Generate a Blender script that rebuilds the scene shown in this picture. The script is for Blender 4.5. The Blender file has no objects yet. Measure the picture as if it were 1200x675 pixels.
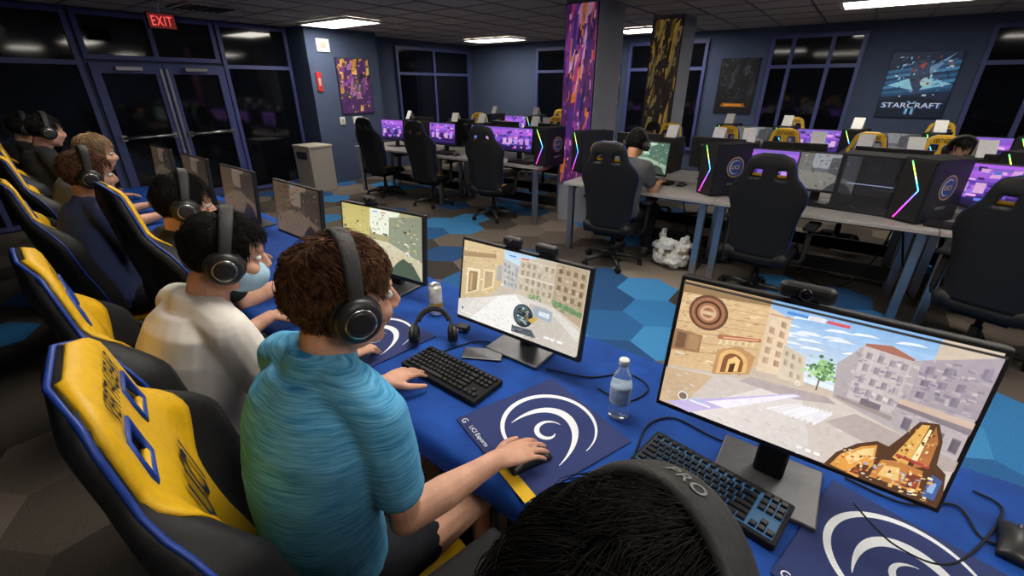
import bpy, bmesh, math, random
from mathutils import Vector, Matrix
random.seed(7)
R=math.radians; PI=math.pi
S=bpy.context.scene; COL=S.collection
V=Vector; I4=Matrix.Identity(4)
# ---------------------------------------------------------------- camera
FPX=520.0; TH=R(24.5); HD=R(36.3); CH=1.66
cam=bpy.data.cameras.new('camera'); co=bpy.data.objects.new('camera',cam); COL.objects.link(co)
co.location=(0,0,CH); co.rotation_euler=(PI/2-TH,0,HD)
cam.sensor_width=36; cam.lens=FPX*36/1200; cam.clip_start=.02
S.camera=co
RI=V((math.cos(HD),math.sin(HD),0)); HE=V((-math.sin(HD),math.cos(HD),0)); UZ=V((0,0,1))
FW=HE*math.cos(TH)-UZ*math.sin(TH); UP=HE*math.sin(TH)+UZ*math.cos(TH)
def ray(px,py): return FW+RI*((px-600)/FPX)+UP*((337.5-py)/FPX)
def atz(px,py,z):
    d=ray(px,py); return V((0,0,CH))+d*((z-CH)/d.z)
S.view_settings.view_transform='Standard'
# ---------------------------------------------------------------- materials
def lin(c):
    return c/12.92 if c<=.04045 else ((c+.055)/1.055)**2.4
def H(h):
    h=h.lstrip('#'); return tuple(lin(int(h[i:i+2],16)/255) for i in (0,2,4))
def mat(name,col,rough=.6,metal=0,var=.12,scale=40,bump=0,emit=0,ecol=None,stretch=None,col2=None,spec=.5):
    if isinstance(col,str): col=H(col)
    if isinstance(col2,str): col2=H(col2)
    m=bpy.data.materials.new(name); m.use_nodes=True; nt=m.node_tree; n=nt.nodes; b=n['Principled BSDF']
    tc=n.new('ShaderNodeTexCoord'); mp=n.new('ShaderNodeMapping'); nz=n.new('ShaderNodeTexNoise')
    nt.links.new(tc.outputs['Object'],mp.inputs['Vector']); nt.links.new(mp.outputs['Vector'],nz.inputs['Vector'])
    if stretch: mp.inputs['Scale'].default_value=stretch
    nz.inputs['Scale'].default_value=scale; nz.inputs['Detail'].default_value=4
    cr=n.new('ShaderNodeValToRGB'); e=cr.color_ramp.elements
    lo=tuple(c*(1-var) for c in col); hi=tuple(min(1,c*(1+var)) for c in (col2 or col))
    e[0].position=.3; e[1].position=.7
    e[0].color=(*lo,1); e[1].color=(*hi,1)
    nt.links.new(nz.outputs['Fac'],cr.inputs['Fac']); nt.links.new(cr.outputs['Color'],b.inputs['Base Color'])
    b.inputs['Roughness'].default_value=rough; b.inputs['Metallic'].default_value=metal
    b.inputs['Specular IOR Level'].default_value=spec
    if bump:
        bp=n.new('ShaderNodeBump'); bp.inputs['Strength'].default_value=bump; bp.inputs['Distance'].default_value=.01
        nt.links.new(nz.outputs['Fac'],bp.inputs['Height']); nt.links.new(bp.outputs['Normal'],b.inputs['Normal'])
    if emit:
        b.inputs['Emission Color'].default_value=(*(ecol or col),1); b.inputs['Emission Strength'].default_value=emit
    return m
def vmat(name,emit=0,rough=.4,base=True,noise=0,nscale=200):
    m=bpy.data.materials.new(name); m.use_nodes=True; nt=m.node_tree; n=nt.nodes; b=n['Principled BSDF']
    a=n.new('ShaderNodeAttribute'); a.attribute_name='Col'; out=a.outputs['Color']
    if noise:
        tc=n.new('ShaderNodeTexCoord'); nz=n.new('ShaderNodeTexNoise'); nz.inputs['Scale'].default_value=nscale; nz.inputs['Detail'].default_value=5
        nt.links.new(tc.outputs['Object'],nz.inputs['Vector'])
        mr=n.new('ShaderNodeMapRange'); mr.inputs['To Min'].default_value=1-noise; mr.inputs['To Max'].default_value=1+noise
        mr.inputs['From Min'].default_value=.25; mr.inputs['From Max'].default_value=.75
        nt.links.new(nz.outputs['Fac'],mr.inputs['Value'])
        mx=n.new('ShaderNodeVectorMath'); mx.operation='SCALE'
        nt.links.new(out,mx.inputs[0]); nt.links.new(mr.outputs['Result'],mx.inputs['Scale']); out=mx.outputs['Vector']
    if base: nt.links.new(out,b.inputs['Base Color'])
    else: b.inputs['Base Color'].default_value=(.004,.004,.005,1)
    b.inputs['Roughness'].default_value=rough
    if emit:
        nt.links.new(out,b.inputs['Emission Color']); b.inputs['Emission Strength'].default_value=emit
    return m
M={}
M['black_plastic']=mat('black_plastic',(.013,.013,.014),.42,var=.2)
M['matte_black']=mat('matte_black',(.011,.011,.012),.75,var=.2,spec=.25)
M['leather']=mat('black_leather',(.0105,.0105,.0115),.55,var=.25,scale=90,bump=.12,spec=.35)
M['yellow']=mat('yellow_leather',H('#e6b40c'),.5,var=.07,scale=60,bump=.06)
M['piping']=mat('blue_piping',(.012,.05,.32),.45)
M['navy_ink']=mat('navy_ink',(.006,.012,.06),.5)
M['cloth']=mat('blue_cloth',H('#0f3a86'),.8,var=.12,scale=8,bump=.15,col2=H('#164799'),spec=.25)
M['silver']=mat('brushed_silver',(.45,.46,.48),.35,1,var=.1,stretch=(1,1,30))
M['gunmetal']=mat('gunmetal',(.12,.12,.13),.4,.7,var=.1)
M['white']=mat('white_plastic',(.75,.75,.73),.5,var=.04)
M['paper']=mat('white_paper',(.8,.8,.78),.8,var=.05)
M['desk']=mat('grey_laminate',(.36,.34,.325),.4,var=.1,scale=12,stretch=(1,8,1))
M['wall']=mat('slate_blue_paint',H('#4a5876'),.85,var=.06,scale=5)
M['pillar']=mat('grey_blue_paint',H('#8d919c'),.8,var=.05,scale=5)
M['ceil']=mat('ceiling_tile',(.46,.43,.40),.95,var=.2,scale=150)
M['frame']=mat('purple_blue_frame',H('#4c5590'),.45,var=.08)
M['glass']=mat('night_glass',(.004,.005,.008),.06,var=.3,scale=1.2,spec=.6)
M['red']=mat('red_plastic',(.5,.03,.03),.5)
M['skin']=mat('skin_light',H('#c0917a'),.55,var=.08,scale=18,col2=H('#cc9c84'),spec=.3)
M['skin2']=mat('skin_medium',H('#b98768'),.55,var=.08,scale=18,spec=.3)
M['brown_hair']=mat('brown_hair',H('#3a251c'),.7,var=.5,scale=70,col2=H('#664632'),spec=.15)
M['black_hair']=mat('black_hair',(.010,.009,.009),.7,var=.5,scale=70,spec=.15)
M['blond_hair']=mat('dark_blond_hair',(.22,.14,.075),.65,var=.35,scale=60,spec=.2)
M['shirt_blue']=mat('heather_blue_knit',H('#2a83bd'),.95,var=.06,scale=6,stretch=(2.4,2.4,70),col2=H('#78c0e6'),spec=.1)
M['shirt_white']=mat('white_cotton',H('#e2ddd6'),.9,var=.03,scale=7,bump=.05)
M['shirt_black']=mat('black_cotton',(.014,.014,.016),.9,var=.2,scale=7,bump=.2)
M['shirt_navy']=mat('navy_cotton',H('#2f3c66'),.9,var=.12,scale=7,bump=.1)
M['navy_rubber']=mat('navy_rubber',H('#1b2a5e'),.9,var=.15,scale=70)
M['shirt_grey']=mat('grey_cotton',(.08,.08,.09),.9,var=.15,scale=7,bump=.2)
M['denim']=mat('dark_trousers',(.012,.013,.018),.85,var=.2,scale=30,spec=.2)
M['shoe']=mat('shoe_rubber',(.05,.05,.055),.6)
M['eye']=mat('eye_white',(.6,.58,.55),.2,var=.03)
M['iris']=mat('dark_iris',(.02,.012,.008),.15)
M['mask']=mat('pale_blue_mask',H('#9fc4dc'),.8,var=.05)
M['lamp']=mat('lamp_diffuser',(.9,.9,.88),.5,emit=16.5,ecol=(1,.93,.82))
M['screen']=vmat('screen_picture',1.08,.3,False,.08,90)
M['rgb']=vmat('rgb_strip',4.0,.3,False)
M['print']=vmat('printed_graphic',0,.5,True,.08,60)
M['mat_print']=vmat('desk_mat_print',0,.8,True,.12,400)
M['poster_print_glow']=vmat('poster_print_glow',.25,.45,True,.2,12)  # weak emission in the print brightens the posters beyond the room light
M['carpet']=vmat('hexagon_carpet',0,.95,True,.40,150)
def clear(name,col,tr=.93,ior=1.2):
    m=mat(name,col,.05,var=.02); b=m.node_tree.nodes['Principled BSDF']; b.inputs['Transmission Weight'].default_value=tr; b.inputs['IOR'].default_value=ior; return m
M['pet']=clear('clear_plastic',(.9,.95,1)); M['tint']=clear('smoked_glass',(.45,.45,.5),.95,1.1)
M['label_blue']=mat('bottle_label',H('#b9cfe6'),.5,var=.35,scale=35)
M['can']=mat('can_print',H('#d9cfae'),.3,.3,var=.3,scale=28,col2=H('#f2efe2'))
M['gold']=mat('gold_band',H('#c99a1c'),.35,.4)
M['bag']=mat('white_bag',H('#9c8466'),.6,var=.2,scale=8,bump=.3,col2=H('#f2eee6'))
e=[n for n in M['bag'].node_tree.nodes if n.type=='VALTORGB'][0].color_ramp.elements; e[0].position=.36; e[1].position=.46
M['beige']=mat('beige_laminate',H('#b9b1a6'),.6,var=.05)
M['key_glow']=mat('keyboard_glow',(.01,.03,.06),.5,emit=.15,ecol=(.15,.5,1))
M['keycap']=mat('keycap_plastic',(.012,.012,.014),.4,var=.15)
M['lens']=mat('lens_glass',(.01,.01,.02),.08)
M['earcloth']=mat('ear_cushion',(.008,.008,.008),.75)
M['chrome']=mat('bright_chrome',(.6,.6,.62),.2,1,var=.05)
M['band_grey']=mat('charcoal_leatherette',(.030,.030,.031),.65,var=.2,scale=150,bump=.15,spec=.35)
M['letter_grey']=mat('grey_lettering',(.20,.20,.205),.5)
# ---------------------------------------------------------------- mesh building
class MB:
    def __init__(s): s.v=[];s.f=[];s.sm=[];s.c=[]
    def add(s,vs,fs,smooth=True,col=None,M=None):
        k=len(s.v)
        s.v+=[(M@V(p)) if M else V(p) for p in vs]
        for f in fs:
            s.f.append([i+k for i in f]); s.sm.append(smooth); s.c.append(col)
        return s
    def box(s,c,size,rot=None,bev=0,M=None,seg=2,col=None):
        bm=bmesh.new(); bmesh.ops.create_cube(bm,size=1)
        for v in bm.verts: v.co=V((v.co.x*size[0],v.co.y*size[1],v.co.z*size[2]))
        if bev: bmesh.ops.bevel(bm,geom=bm.edges[:],offset=bev,segments=seg,affect='EDGES',profile=.5)
        T=Matrix.Translation(c)
        if rot: T=T@rot.to_4x4()
        if M: T=M@T
        bm.verts.index_update()
        s.add([v.co.copy() for v in bm.verts],[[v.index for v in f.verts] for f in bm.faces],False,col,T); bm.free(); return s
    def tube(s,pts,r,n=8,M=None,flat=1,closed=False):
        pts=[V(p) for p in pts]; k=len(pts); vs=[];fs=[]
        rr=r if isinstance(r,(list,tuple)) else [r]*k
        t0=(pts[1]-pts[0]).normalized(); a=V((0,0,1)) if abs(t0.z)<.9 else V((1,0,0))
        nrm=(a-t0*a.dot(t0)).normalized()
        for i,p in enumerate(pts):
            t=(pts[min(i+1,k-1)]-pts[max(i-1,0)])
            if closed: t=pts[(i+1)%k]-pts[(i-1)%k]
            t.normalize()
            nrm=(nrm-t*nrm.dot(t)).normalized(); b=t.cross(nrm)
            for j in range(n):
                an=2*PI*j/n; vs.append(p+(nrm*math.cos(an)*flat+b*math.sin(an))*rr[i])
        for i in range(k if closed else k-1):
            for j in range(n):
                a0=i*n+j;a1=i*n+(j+1)%n; i2=(i+1)%k; fs.append([a0,a1,i2*n+(j+1)%n,i2*n+j])
        if not closed:
            fs.append(list(range(n))[::-1]); fs.append([(k-1)*n+j for j in range(n)])
        s.add(vs,fs,True,None,M); return s
    def lathe(s,prof,n=24,M=None,smooth=True,col=None):
        vs=[];fs=[];k=len(prof)
        for r,z in prof:
            for j in range(n):
                a=2*PI*j/n; vs.append((max(r,1e-4)*math.cos(a),max(r,1e-4)*math.sin(a),z))
        for i in range(k-1):
            for j in range(n): fs.append([i*n+j,i*n+(j+1)%n,(i+1)*n+(j+1)%n,(i+1)*n+j])
        fs.append(list(range(n))[::-1]); fs.append([(k-1)*n+j for j in range(n)])
        s.add(vs,fs,smooth,col,M); return s
    def ell(s,c,r,M=None,n=16,m=10):
        if not isinstance(r,(tuple,list,Vector)): r=(r,r,r)
        vs=[];fs=[]
        for i in range(1,m):
            t=PI*i/m
            for j in range(n):
                a=2*PI*j/n; vs.append((c[0]+r[0]*math.sin(t)*math.cos(a),c[1]+r[1]*math.sin(t)*math.sin(a),c[2]+r[2]*math.cos(t)))
        top=len(vs); vs.append((c[0],c[1],c[2]+r[2])); vs.append((c[0],c[1],c[2]-r[2]))
        for i in range(m-2):
            for j in range(n): fs.append([i*n+j,(i+1)*n+j,(i+1)*n+(j+1)%n,i*n+(j+1)%n])
        for j in range(n):
            fs.append([top,j,(j+1)%n]); fs.append([top+1,(m-2)*n+(j+1)%n,(m-2)*n+j])
        s.add(vs,fs,True,None,M); return s
    def rings(s,rs,M=None,cap=True):
        n=len(rs[0]); vs=[p for r in rs for p in r]; fs=[]
        for i in range(len(rs)-1):
            for j in range(n): fs.append([i*n+j,i*n+(j+1)%n,(i+1)*n+(j+1)%n,(i+1)*n+j])
        if cap: fs.append(list(range(n))[::-1]); fs.append([(len(rs)-1)*n+j for j in range(n)])
        s.add(vs,fs,True,None,M); return s
    def mesh(s,name,m,recalc=True):
        me=bpy.data.meshes.new(name); me.from_pydata(s.v,[],s.f)
        me.polygons.foreach_set('use_smooth',s.sm)
        if any(c is not None for c in s.c):
            at=me.color_attributes.new('Col','FLOAT_COLOR','CORNER'); buf=[]; rd=random.Random(1)
            scr=bool(m and m.name=='screen_picture'); jit=.1 if m and m.name in ('screen_picture','poster_print_glow') else .0
            for f,c in zip(s.f,s.c):
                c=c or (.5,.5,.5)
                if scr: mn=min(1,sum(c)); c=tuple(q*.92+.05*mn for q in c)
                for _ in f:
                    q=1+rd.uniform(-jit,jit) if len(f)<9 else 1
                    buf+=[c[0]*q,c[1]*q,c[2]*q,1.0]
            at.data.foreach_set('color',buf)
        elif recalc:
            bm=bmesh.new(); bm.from_mesh(me); bmesh.ops.recalc_face_normals(bm,faces=bm.faces[:]); bm.to_mesh(me); bm.free()
        if m: me.materials.append(m)
        me.update(); return me
    def build(s,name,m,parent=None,label=None):
        o=bpy.data.objects.new(name,s.mesh(name,m)); COL.objects.link(o)
        if parent: o.parent=parent
        if label: o['label']=label
        return o
def tag(o,label=None,cat=None,group=None,kind=None):
    if label: o['label']=label
    if cat: o['category']=cat
    if group: o['group']=group
    if kind: o['kind']=kind
    return o
def empty(name,loc=(0,0,0),rz=0,label=None,cat=None,group=None,kind=None,Mx=None):
    o=bpy.data.objects.new(name,None); COL.objects.link(o); o.empty_display_size=.1
    if Mx is not None:
        l,q,sc=Mx.decompose(); o.location=l; o.rotation_euler=q.to_euler()
    else:
        o.location=loc; o.rotation_euler=(0,0,rz)
    return tag(o,label,cat,group,kind)
def copy_tree(o,parent=None):
    c=o.copy(); COL.objects.link(c)
    if parent: c.parent=parent
    for ch in list(o.children): copy_tree(ch,c)
    return c
def place(proto,loc,rz,label,cat=None,group=None,sc=1):
    o=copy_tree(proto); o.location=loc; o.rotation_euler=(0,0,rz); o.scale=(sc,sc,sc); tag(o,label,cat,group); return o
def kill(o):
    for c in list(o.children): kill(c)
    bpy.data.objects.remove(o)
def sm(x): x=max(0,min(1,x)); return x*x*(3-2*x)
def interp(t,tab):
    for (a,b),(c,d) in zip(tab,tab[1:]):
        if t<=c: return b+(d-b)*((t-a)/(c-a) if c>a else 0)
    return tab[-1][1]
def gridsolid(mb,nu,nv,keep,ff,fb,M=None):
    idx={};vs=[];fs=[]
    def vid(i,j,s):
        k=(i,j,s)
        if k not in idx:
            idx[k]=len(vs); u=-1+2*i/nu; v=j/nv; vs.append(ff(u,v) if s==0 else fb(u,v))
        return idx[k]
    K={(i,j) for i in range(nu) for j in range(nv) if keep(-1+2*(i+.5)/nu,(j+.5)/nv)}
    for i,j in sorted(K):
        fs.append([vid(i,j,0),vid(i+1,j,0),vid(i+1,j+1,0),vid(i,j+1,0)])
        fs.append([vid(i,j,1),vid(i,j+1,1),vid(i+1,j+1,1),vid(i+1,j,1)])
        for (di,dj,p,q) in ((-1,0,(i,j),(i,j+1)),(1,0,(i+1,j+1),(i+1,j)),(0,-1,(i+1,j),(i,j)),(0,1,(i,j+1),(i+1,j+1))):
            if (i+di,j+dj) not in K: fs.append([vid(*p,0),vid(*q,0),vid(*q,1),vid(*p,1)])
    mb.add(vs,fs,True,None,M)
TXC={}
def TX(txt,bold=0):
    if (txt,bold) not in TXC:
        cu=bpy.data.curves.new('t','FONT'); cu.body=txt; cu.size=1; cu.resolution_u=3; cu.align_x='CENTER'; cu.offset=bold
        if bold: cu.space_character=1.12
        o=bpy.data.objects.new('t',cu); COL.objects.link(o); dg=bpy.context.evaluated_depsgraph_get()
        me=bpy.data.meshes.new_from_object(o.evaluated_get(dg))
        vs=[v.co.copy() for v in me.vertices]; fs=[list(p.vertices) for p in me.polygons]
        bpy.data.objects.remove(o); bpy.data.meshes.remove(me)
        x0=min(v.x for v in vs);x1=max(v.x for v in vs);y0=min(v.y for v in vs);y1=max(v.y for v in vs)
        h=y1-y0
        TXC[(txt,bold)]=([((v.x-(x0+x1)/2)/h,(v.y-(y0+y1)/2)/h) for v in vs],fs,(x1-x0)/h)
    return TXC[(txt,bold)]
class Pic:
    def __init__(s,w,h): s.w=w;s.h=h;s.L=[]
    def poly(s,p,c,same=False):
        if isinstance(c,str): c=H(c)
        s.L.append(([(min(1,max(0,u)),min(1,max(0,v))) for u,v in p],c,'same' if same else '')); return s
    def rect(s,a,b,c,d,col,same=False): return s.poly([(a,b),(c,b),(c,d),(a,d)],col,same)
    def circ(s,u,v,r,col,n=24,sy=1): return s.poly([(u+r*math.cos(2*PI*i/n)/s.w,v+sy*r*math.sin(2*PI*i/n)/s.h) for i in range(n)],col)
    def stroke(s,u,v,fn,wf,col,n=40):
        """fn(t)->(x,y) metres about (u,v); wf(t)->width"""
        P=[V(fn(i/n)) for i in range(n+1)]; o=[];q=[]
        for i,p in enumerate(P):
            d=(P[min(n,i+1)]-P[max(0,i-1)]).normalized(); nn=V((-d.y,d.x)); w=wf(i/n)/2
            o.append((u+(p.x+nn.x*w)/s.w,v+(p.y+nn.y*w)/s.h)); q.append((u+(p.x-nn.x*w)/s.w,v+(p.y-nn.y*w)/s.h))
        for i in range(n): s.L.append(([o[i],o[i+1],q[i+1],q[i]],H(col) if isinstance(col,str) else col,'same' if i else ''))
        return s
    def arc(s,u,v,r,a0,a1,w,col,n=36,taper=True):
        return s.stroke(u,v,lambda t:(r*math.cos(R(a0+(a1-a0)*t)),r*math.sin(R(a0+(a1-a0)*t))),lambda t:w*(math.sin(PI*min(.97,max(.03,t)))**.7 if taper else 1),col,n)
    def emblem(s,u,v,r,col):
        # open ring that tapers at both ends; inside it a swooping tapered back and snout, plus a small curled inner line
        s.stroke(u,v,lambda t:(r*math.cos(R(10+308*t)),r*math.sin(R(10+308*t))),lambda t:r*(.015+.10*math.sin(PI*t)),col,64)
        def bez(p):
            P=[V(x) for x in p]
            return lambda t:tuple(r*(P[0]*(1-t)**3+P[1]*3*t*(1-t)**2+P[2]*3*t*t*(1-t)+P[3]*t**3))
        s.stroke(u,v,bez(((-.52,-.62),(-.84,.78),(.60,.92),(.98,-.52))),lambda t:r*(.01+.18*math.sin(PI*t**.9)),col,60)
        s.stroke(u,v,lambda t:(r*(.14+(.34-.20*t)*math.cos(R(95+300*t))),r*(-.12+(.34-.20*t)*math.sin(R(95+300*t)))),lambda t:r*(.01+.10*math.sin(PI*t)),col,50)
        return s
    def text(s,t,u,v,hgt,col,wmax=None,rot=0,bold=0):
        s.L.append((t,u,v,hgt,H(col) if isinstance(col,str) else col,wmax,rot,bold)); return s
    def speck(s,seed,a,b,c,d,n,cols,sz=.02,asp=1.0,sl=0):
        rd=random.Random(seed)
        for i in range(n):
            u=rd.uniform(a,c-sz);v=rd.uniform(b,d-sz); w=sz*rd.uniform(.3,1); h=sz*asp*rd.uniform(.3,1.2); k=rd.uniform(-.3,.3)*w+sl*w
            cc=H(rd.choice(cols)); f=rd.uniform(.85,1.15)
            s.poly([(u,v),(u+w,v+k),(u+w+k*.4,v+h+k*.6),(u+k*.4,v+h)],tuple(x*f for x in cc))
        return s
    def put(s,mb,M=None,eps=.000012):
        y=0
        for it in s.L:
            if isinstance(it[0],str):
                t,u,v,hg,c,wm,rot,bo=it; vs,fs,ar=TX(t,bo); sx=hg
                if wm: sx=wm/ar
                cr,sr=math.cos(rot),math.sin(rot); y-=eps
                P=[]
                for a,b in vs:
                    a*=sx;b*=hg; P.append(((u-.5)*s.w+a*cr-b*sr,y,(v-.5)*s.h+a*sr+b*cr))
                mb.add(P,fs,False,c,M)
            else:
                if it[2]!='same': y-=eps
                mb.add([((u-.5)*s.w,y,(v-.5)*s.h) for u,v in it[0]],[list(range(len(it[0])))],False,it[1],M)
        return mb
UPM=Matrix.Rotation(-PI/2,4,'X')
def organic(mb,vox,it,name,m,parent,disp=0,dscale=.12,label=None):
    o=bpy.data.objects.new('tmp',mb.mesh('tmp',None)); COL.objects.link(o)
    r=o.modifiers.new('r','REMESH'); r.mode='VOXEL'; r.voxel_size=vox; r.use_smooth_shade=True
    if disp:
        tx=bpy.data.textures.new('wr','CLOUDS'); tx.noise_scale=dscale; tx.noise_depth=2
        d=o.modifiers.new('d','DISPLACE'); d.texture=tx; d.strength=disp; d.mid_level=.5; d.texture_coords='LOCAL'
    s=o.modifiers.new('s','SMOOTH'); s.factor=.5; s.iterations=it
    dg=bpy.context.evaluated_depsgraph_get()
    me=bpy.data.meshes.new_from_object(o.evaluated_get(dg)); bpy.data.objects.remove(o)
    me.name=name; me.materials.clear(); me.materials.append(m)
    me.polygons.foreach_set('use_smooth',[True]*len(me.polygons))
    q=bpy.data.objects.new(name,me); COL.objects.link(q); q.parent=parent
    if label: q['label']=label
    return q
# ---------------------------------------------------------------- room
CZ=2.55; XL=-8.15; YB=9.4
def struct(o): o['kind']='structure'; return o
hexr=.27
mb=MB(); cols=[H(c) for c in ('#443d37','#544b43','#665c53','#786d62','#887c70','#39322d','#6e6459','#4a423b')]
blues=[H('#2b76b2'),H('#3a88c2'),H('#235f97'),H('#1c4c7e')]
bluepts=[atz(px,py,0) for px,py in ((745,372),(715,365),(770,380),(500,274),(490,268),(560,268),(690,318),(470,250),(1165,500),(1195,530),(620,300),(440,218),(575,243),(540,325),(770,345),(1080,470),(400,300),(1000,395),(790,405),(1120,440),(520,240),(650,345),(700,390),(530,290),(600,320),(480,300))]
cells=[]
w=hexr*math.sqrt(3)
for r in range(-10,27):
    for q in range(-20,19):
        cx=w*(q+.5*(r&1)); cy=1.5*hexr*r
        if -8.3<cx<4.6 and -3.6<cy<9.6: cells.append((cx,cy))
blue=set()
for p in bluepts: blue.add(min(range(len(cells)),key=lambda k:(cells[k][0]-p.x)**2+(cells[k][1]-p.y)**2))
for k in range(len(cells)):
    cx,cy=cells[k]
    if random.random()<(.19 if 1.5<cy<4.3 else .14 if cy>1.2 else .02): blue.add(k)
for k,(cx,cy) in enumerate(cells):
    c=random.choice(blues) if k in blue else random.choice(cols)
    mb.add([(cx+hexr*math.cos(PI/6+i*PI/3),cy+hexr*math.sin(PI/6+i*PI/3),0) for i in range(6)],[list(range(6))],False,c)
mb.box((-1.85,2.95,-.06),(13.0,13.2,.1),col=cols[0])
struct(mb.build('floor',M['carpet']))
mb=MB(); mb.box((-1.85,2.95,CZ+.05),(13,13.2,.1)); ce=struct(mb.build('ceiling',M['ceil']))
mb=MB()
for k in range(20):
    mb.box((-8.1+.61*k,2.95,CZ-.003),(.02,13,.006)); mb.box((-1.85,-3.4+.61*(k+.5),CZ-.002),(12.9,.02,.004))
struct(mb.build('trim_1',M['gunmetal']))
def wallbox(n,c,s,m='wall'):
    mb=MB(); mb.box(c,s); return struct(mb.build(n,M[m]))
wallbox('wall_left',(XL-.1,2.95,CZ/2),(.2,13.2,CZ))
wallbox('wall_back',(-1.85,YB+.1,CZ/2),(12.8,.2,CZ))
wallbox('wall_right',(4.55,2.95,CZ/2),(.2,13.2,CZ))
wallbox('wall_front',(-1.85,-3.55,CZ/2),(12.8,.2,CZ))
wallbox('wall_poster',((XL-7.6)/2,5.36,CZ/2),(-7.6-XL,1.42,CZ))
wallbox('baseboard_back',(-1.85,YB-.01,.05),(12.6,.02,.1),'matte_black')
RZ90=Matrix.Rotation(PI/2,4,'Z')
def window(name,T,w,z0,z1,cols,rows):
    r=empty(name,kind='structure',Mx=T)
    mb=MB(); mb.box((w/2,-.012,(z0+z1)/2),(w,.012,z1-z0)); mb.build('pane',M['glass'],r)
    mb=MB()
    for x in cols: mb.box((x,-.03,(z0+z1)/2),(.055,.05,z1-z0))
    for z in rows: mb.box((w/2,-.03,z),(w,.046,.055))
    mb.build('window_frame',M['frame'],r); return r
LW=lambda y:Matrix.Translation((XL,y,0))@RZ90
window('window_1',LW(-3.3),5.15,.02,CZ-.02,[.03,1.3,2.6,3.9,5.12],[.05,1.93,CZ-.05])
window('window_2',LW(1.88),1.62,1.98,CZ-.02,[.03,.8,1.59],[2.0,CZ-.05])
window('window_3',LW(3.53),1.1,.02,CZ-.02,[.03,1.07],[.05,1.93,CZ-.05])
window('window_4',LW(6.95),2.3,.5,2.42,[.03,1.1,2.27],[.53,1.9,2.39])
for n,y in ((1,1.9),(2,2.71)):
    r=empty('door_%d'%n,kind='structure',Mx=LW(y))
    mb=MB(); mb.box((.4,-.03,.96),(.68,.012,1.8)); mb.build('pane',M['glass'],r)
    mb=MB()
    for x in (.05,.75): mb.box((x,-.04,.97),(.1,.05,1.92))
    for z in (.1,1.87): mb.box((.4,-.04,z),(.8,.052,.12))
    mb.build('door_frame',M['frame'],r)
    mb=MB(); mb.tube([(.08,-.1,1.0),(.72,-.1,1.0)],.022,8); mb.box((.1,-.08,1.0),(.06,.06,.07)); mb.box((.7,-.08,1.0),(.06,.06,.07)); mb.build('push_bar',M['silver'],r)
    mb=MB(); mb.box((.4,-.09,1.87),(.3,.06,.06),bev=.01); mb.build('door_closer',M['silver'],r)
    mb=MB(); mb.box((.77 if n==1 else .03,-.07,1.0),(.03,.02,1.75)); mb.build('edge_strip',M['silver'],r)
BW=lambda x:Matrix.Translation((x,YB,0))
window('window_5',BW(-6.2),1.7,.5,2.42,[.03,.85,1.67],[.53,1.95,2.39])
window('window_6',BW(-4.0),1.5,.5,2.42,[.03,.75,1.47],[.53,1.95,2.39])
window('window_7',BW(-1.50),1.3,.5,2.42,[.03,.33,.87,1.27],[.53,1.95,2.39])
window('window_8',BW(1.15),1.9,.5,2.42,[.03,.6,1.25,1.87],[.53,1.95,2.39])
def pillar(n,x0,x1,y0,y1): return wallbox('wall_pillar_%d'%n,((x0+x1)/2,(y0+y1)/2,CZ/2),(x1-x0,y1-y0,CZ),'pillar')
pillar(1,-3.01,-2.585,5.15,5.82); pillar(2,-2.68,-2.24,7.0,7.55)
# ---------------------------------------------------------------- posters
def streaks(p,seed,bg,pal,n=40):
    rd=random.Random(seed); p.rect(0,0,1,1,bg)
    for i in range(n):
        u,v=rd.random(),rd.random(); a=rd.uniform(.3,1.3); l=rd.uniform(.1,.4); w=rd.uniform(.02,.09)
        dx,dy=math.cos(a)*l,math.sin(a)*l
        p.poly([(u,v),(u+dx*.25+w*.9,v+dy*.15-w*.3),(u+dx*.5+w,v+dy*.4-w*.5),(u+dx*.8+w*.4,v+dy*.75),(u+dx,v+dy),(u+dx*.4-w*.3,v+dy*.5+w)],rd.choice(pal))
    p.speck(seed+1,0,0,1,1,n*2,pal,.07,.6)
    return p
def poster(label,T,w,h,fill,group=None):
    r=empty('poster',label=label,cat='poster',Mx=T,group=group)
    mb=MB(); mb.box((0,.002,0),(w,.024,h)); mb.build('backing_board',M['matte_black'],r)
    p=Pic(w-.01,h-.01); fill(p); mb=MB(); p.put(mb,Matrix.Translation((0,-.0104,0))); mb.build('printed_sheet',M['poster_print_glow'],r)
def f_sc(p):
    p.rect(0,0,1,1,'#16294a')
    for i in range(10): p.poly([(0,.32+.04*i),(1,.42+.045*i),(1,.47+.045*i),(0,.36+.04*i)],['#24507e','#3470a4','#1c4068','#4c94c8'][i%4])
    p.poly([(.2,.95),(.5,.7),(.9,.98),(.6,.62)],'#7aa4cc'); p.poly([(.05,.5),(.5,.66),(.98,.52),(.5,.42)],'#9adcf8')
    p.poly([(.35,.85),(.55,.9),(.65,.6),(.5,.35),(.35,.6)],'#3a4a68'); p.poly([(.44,.8),(.53,.84),(.5,.74)],'#c05a3c'); p.circ(.6,.55,.06,'#c4ecfa'); p.speck(8,.1,.3,.95,.98,70,['#3f6494','#8cc8ec','#22324e','#d8f0fc','#9a5242','#5c86b4'],.06,.6)
    p.poly([(0,.26),(.5,.33),(1,.26),(1,0),(0,0)],'#0b1a30')
    p.text('II',.5,.155,.19,'#2c6cae',bold=.02); p.text('II',.5,.155,.175,'#8ccdf2')
    p.poly([(.09,.145),(.91,.145),(.87,.235),(.13,.235)],'#0e2140')
    p.text('STARCRAFT',.5,.192,.080,'#2f6fb8',.72,bold=.03); p.text('STARCRAFT',.5,.194,.068,'#f2f8ff',.68)
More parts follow.
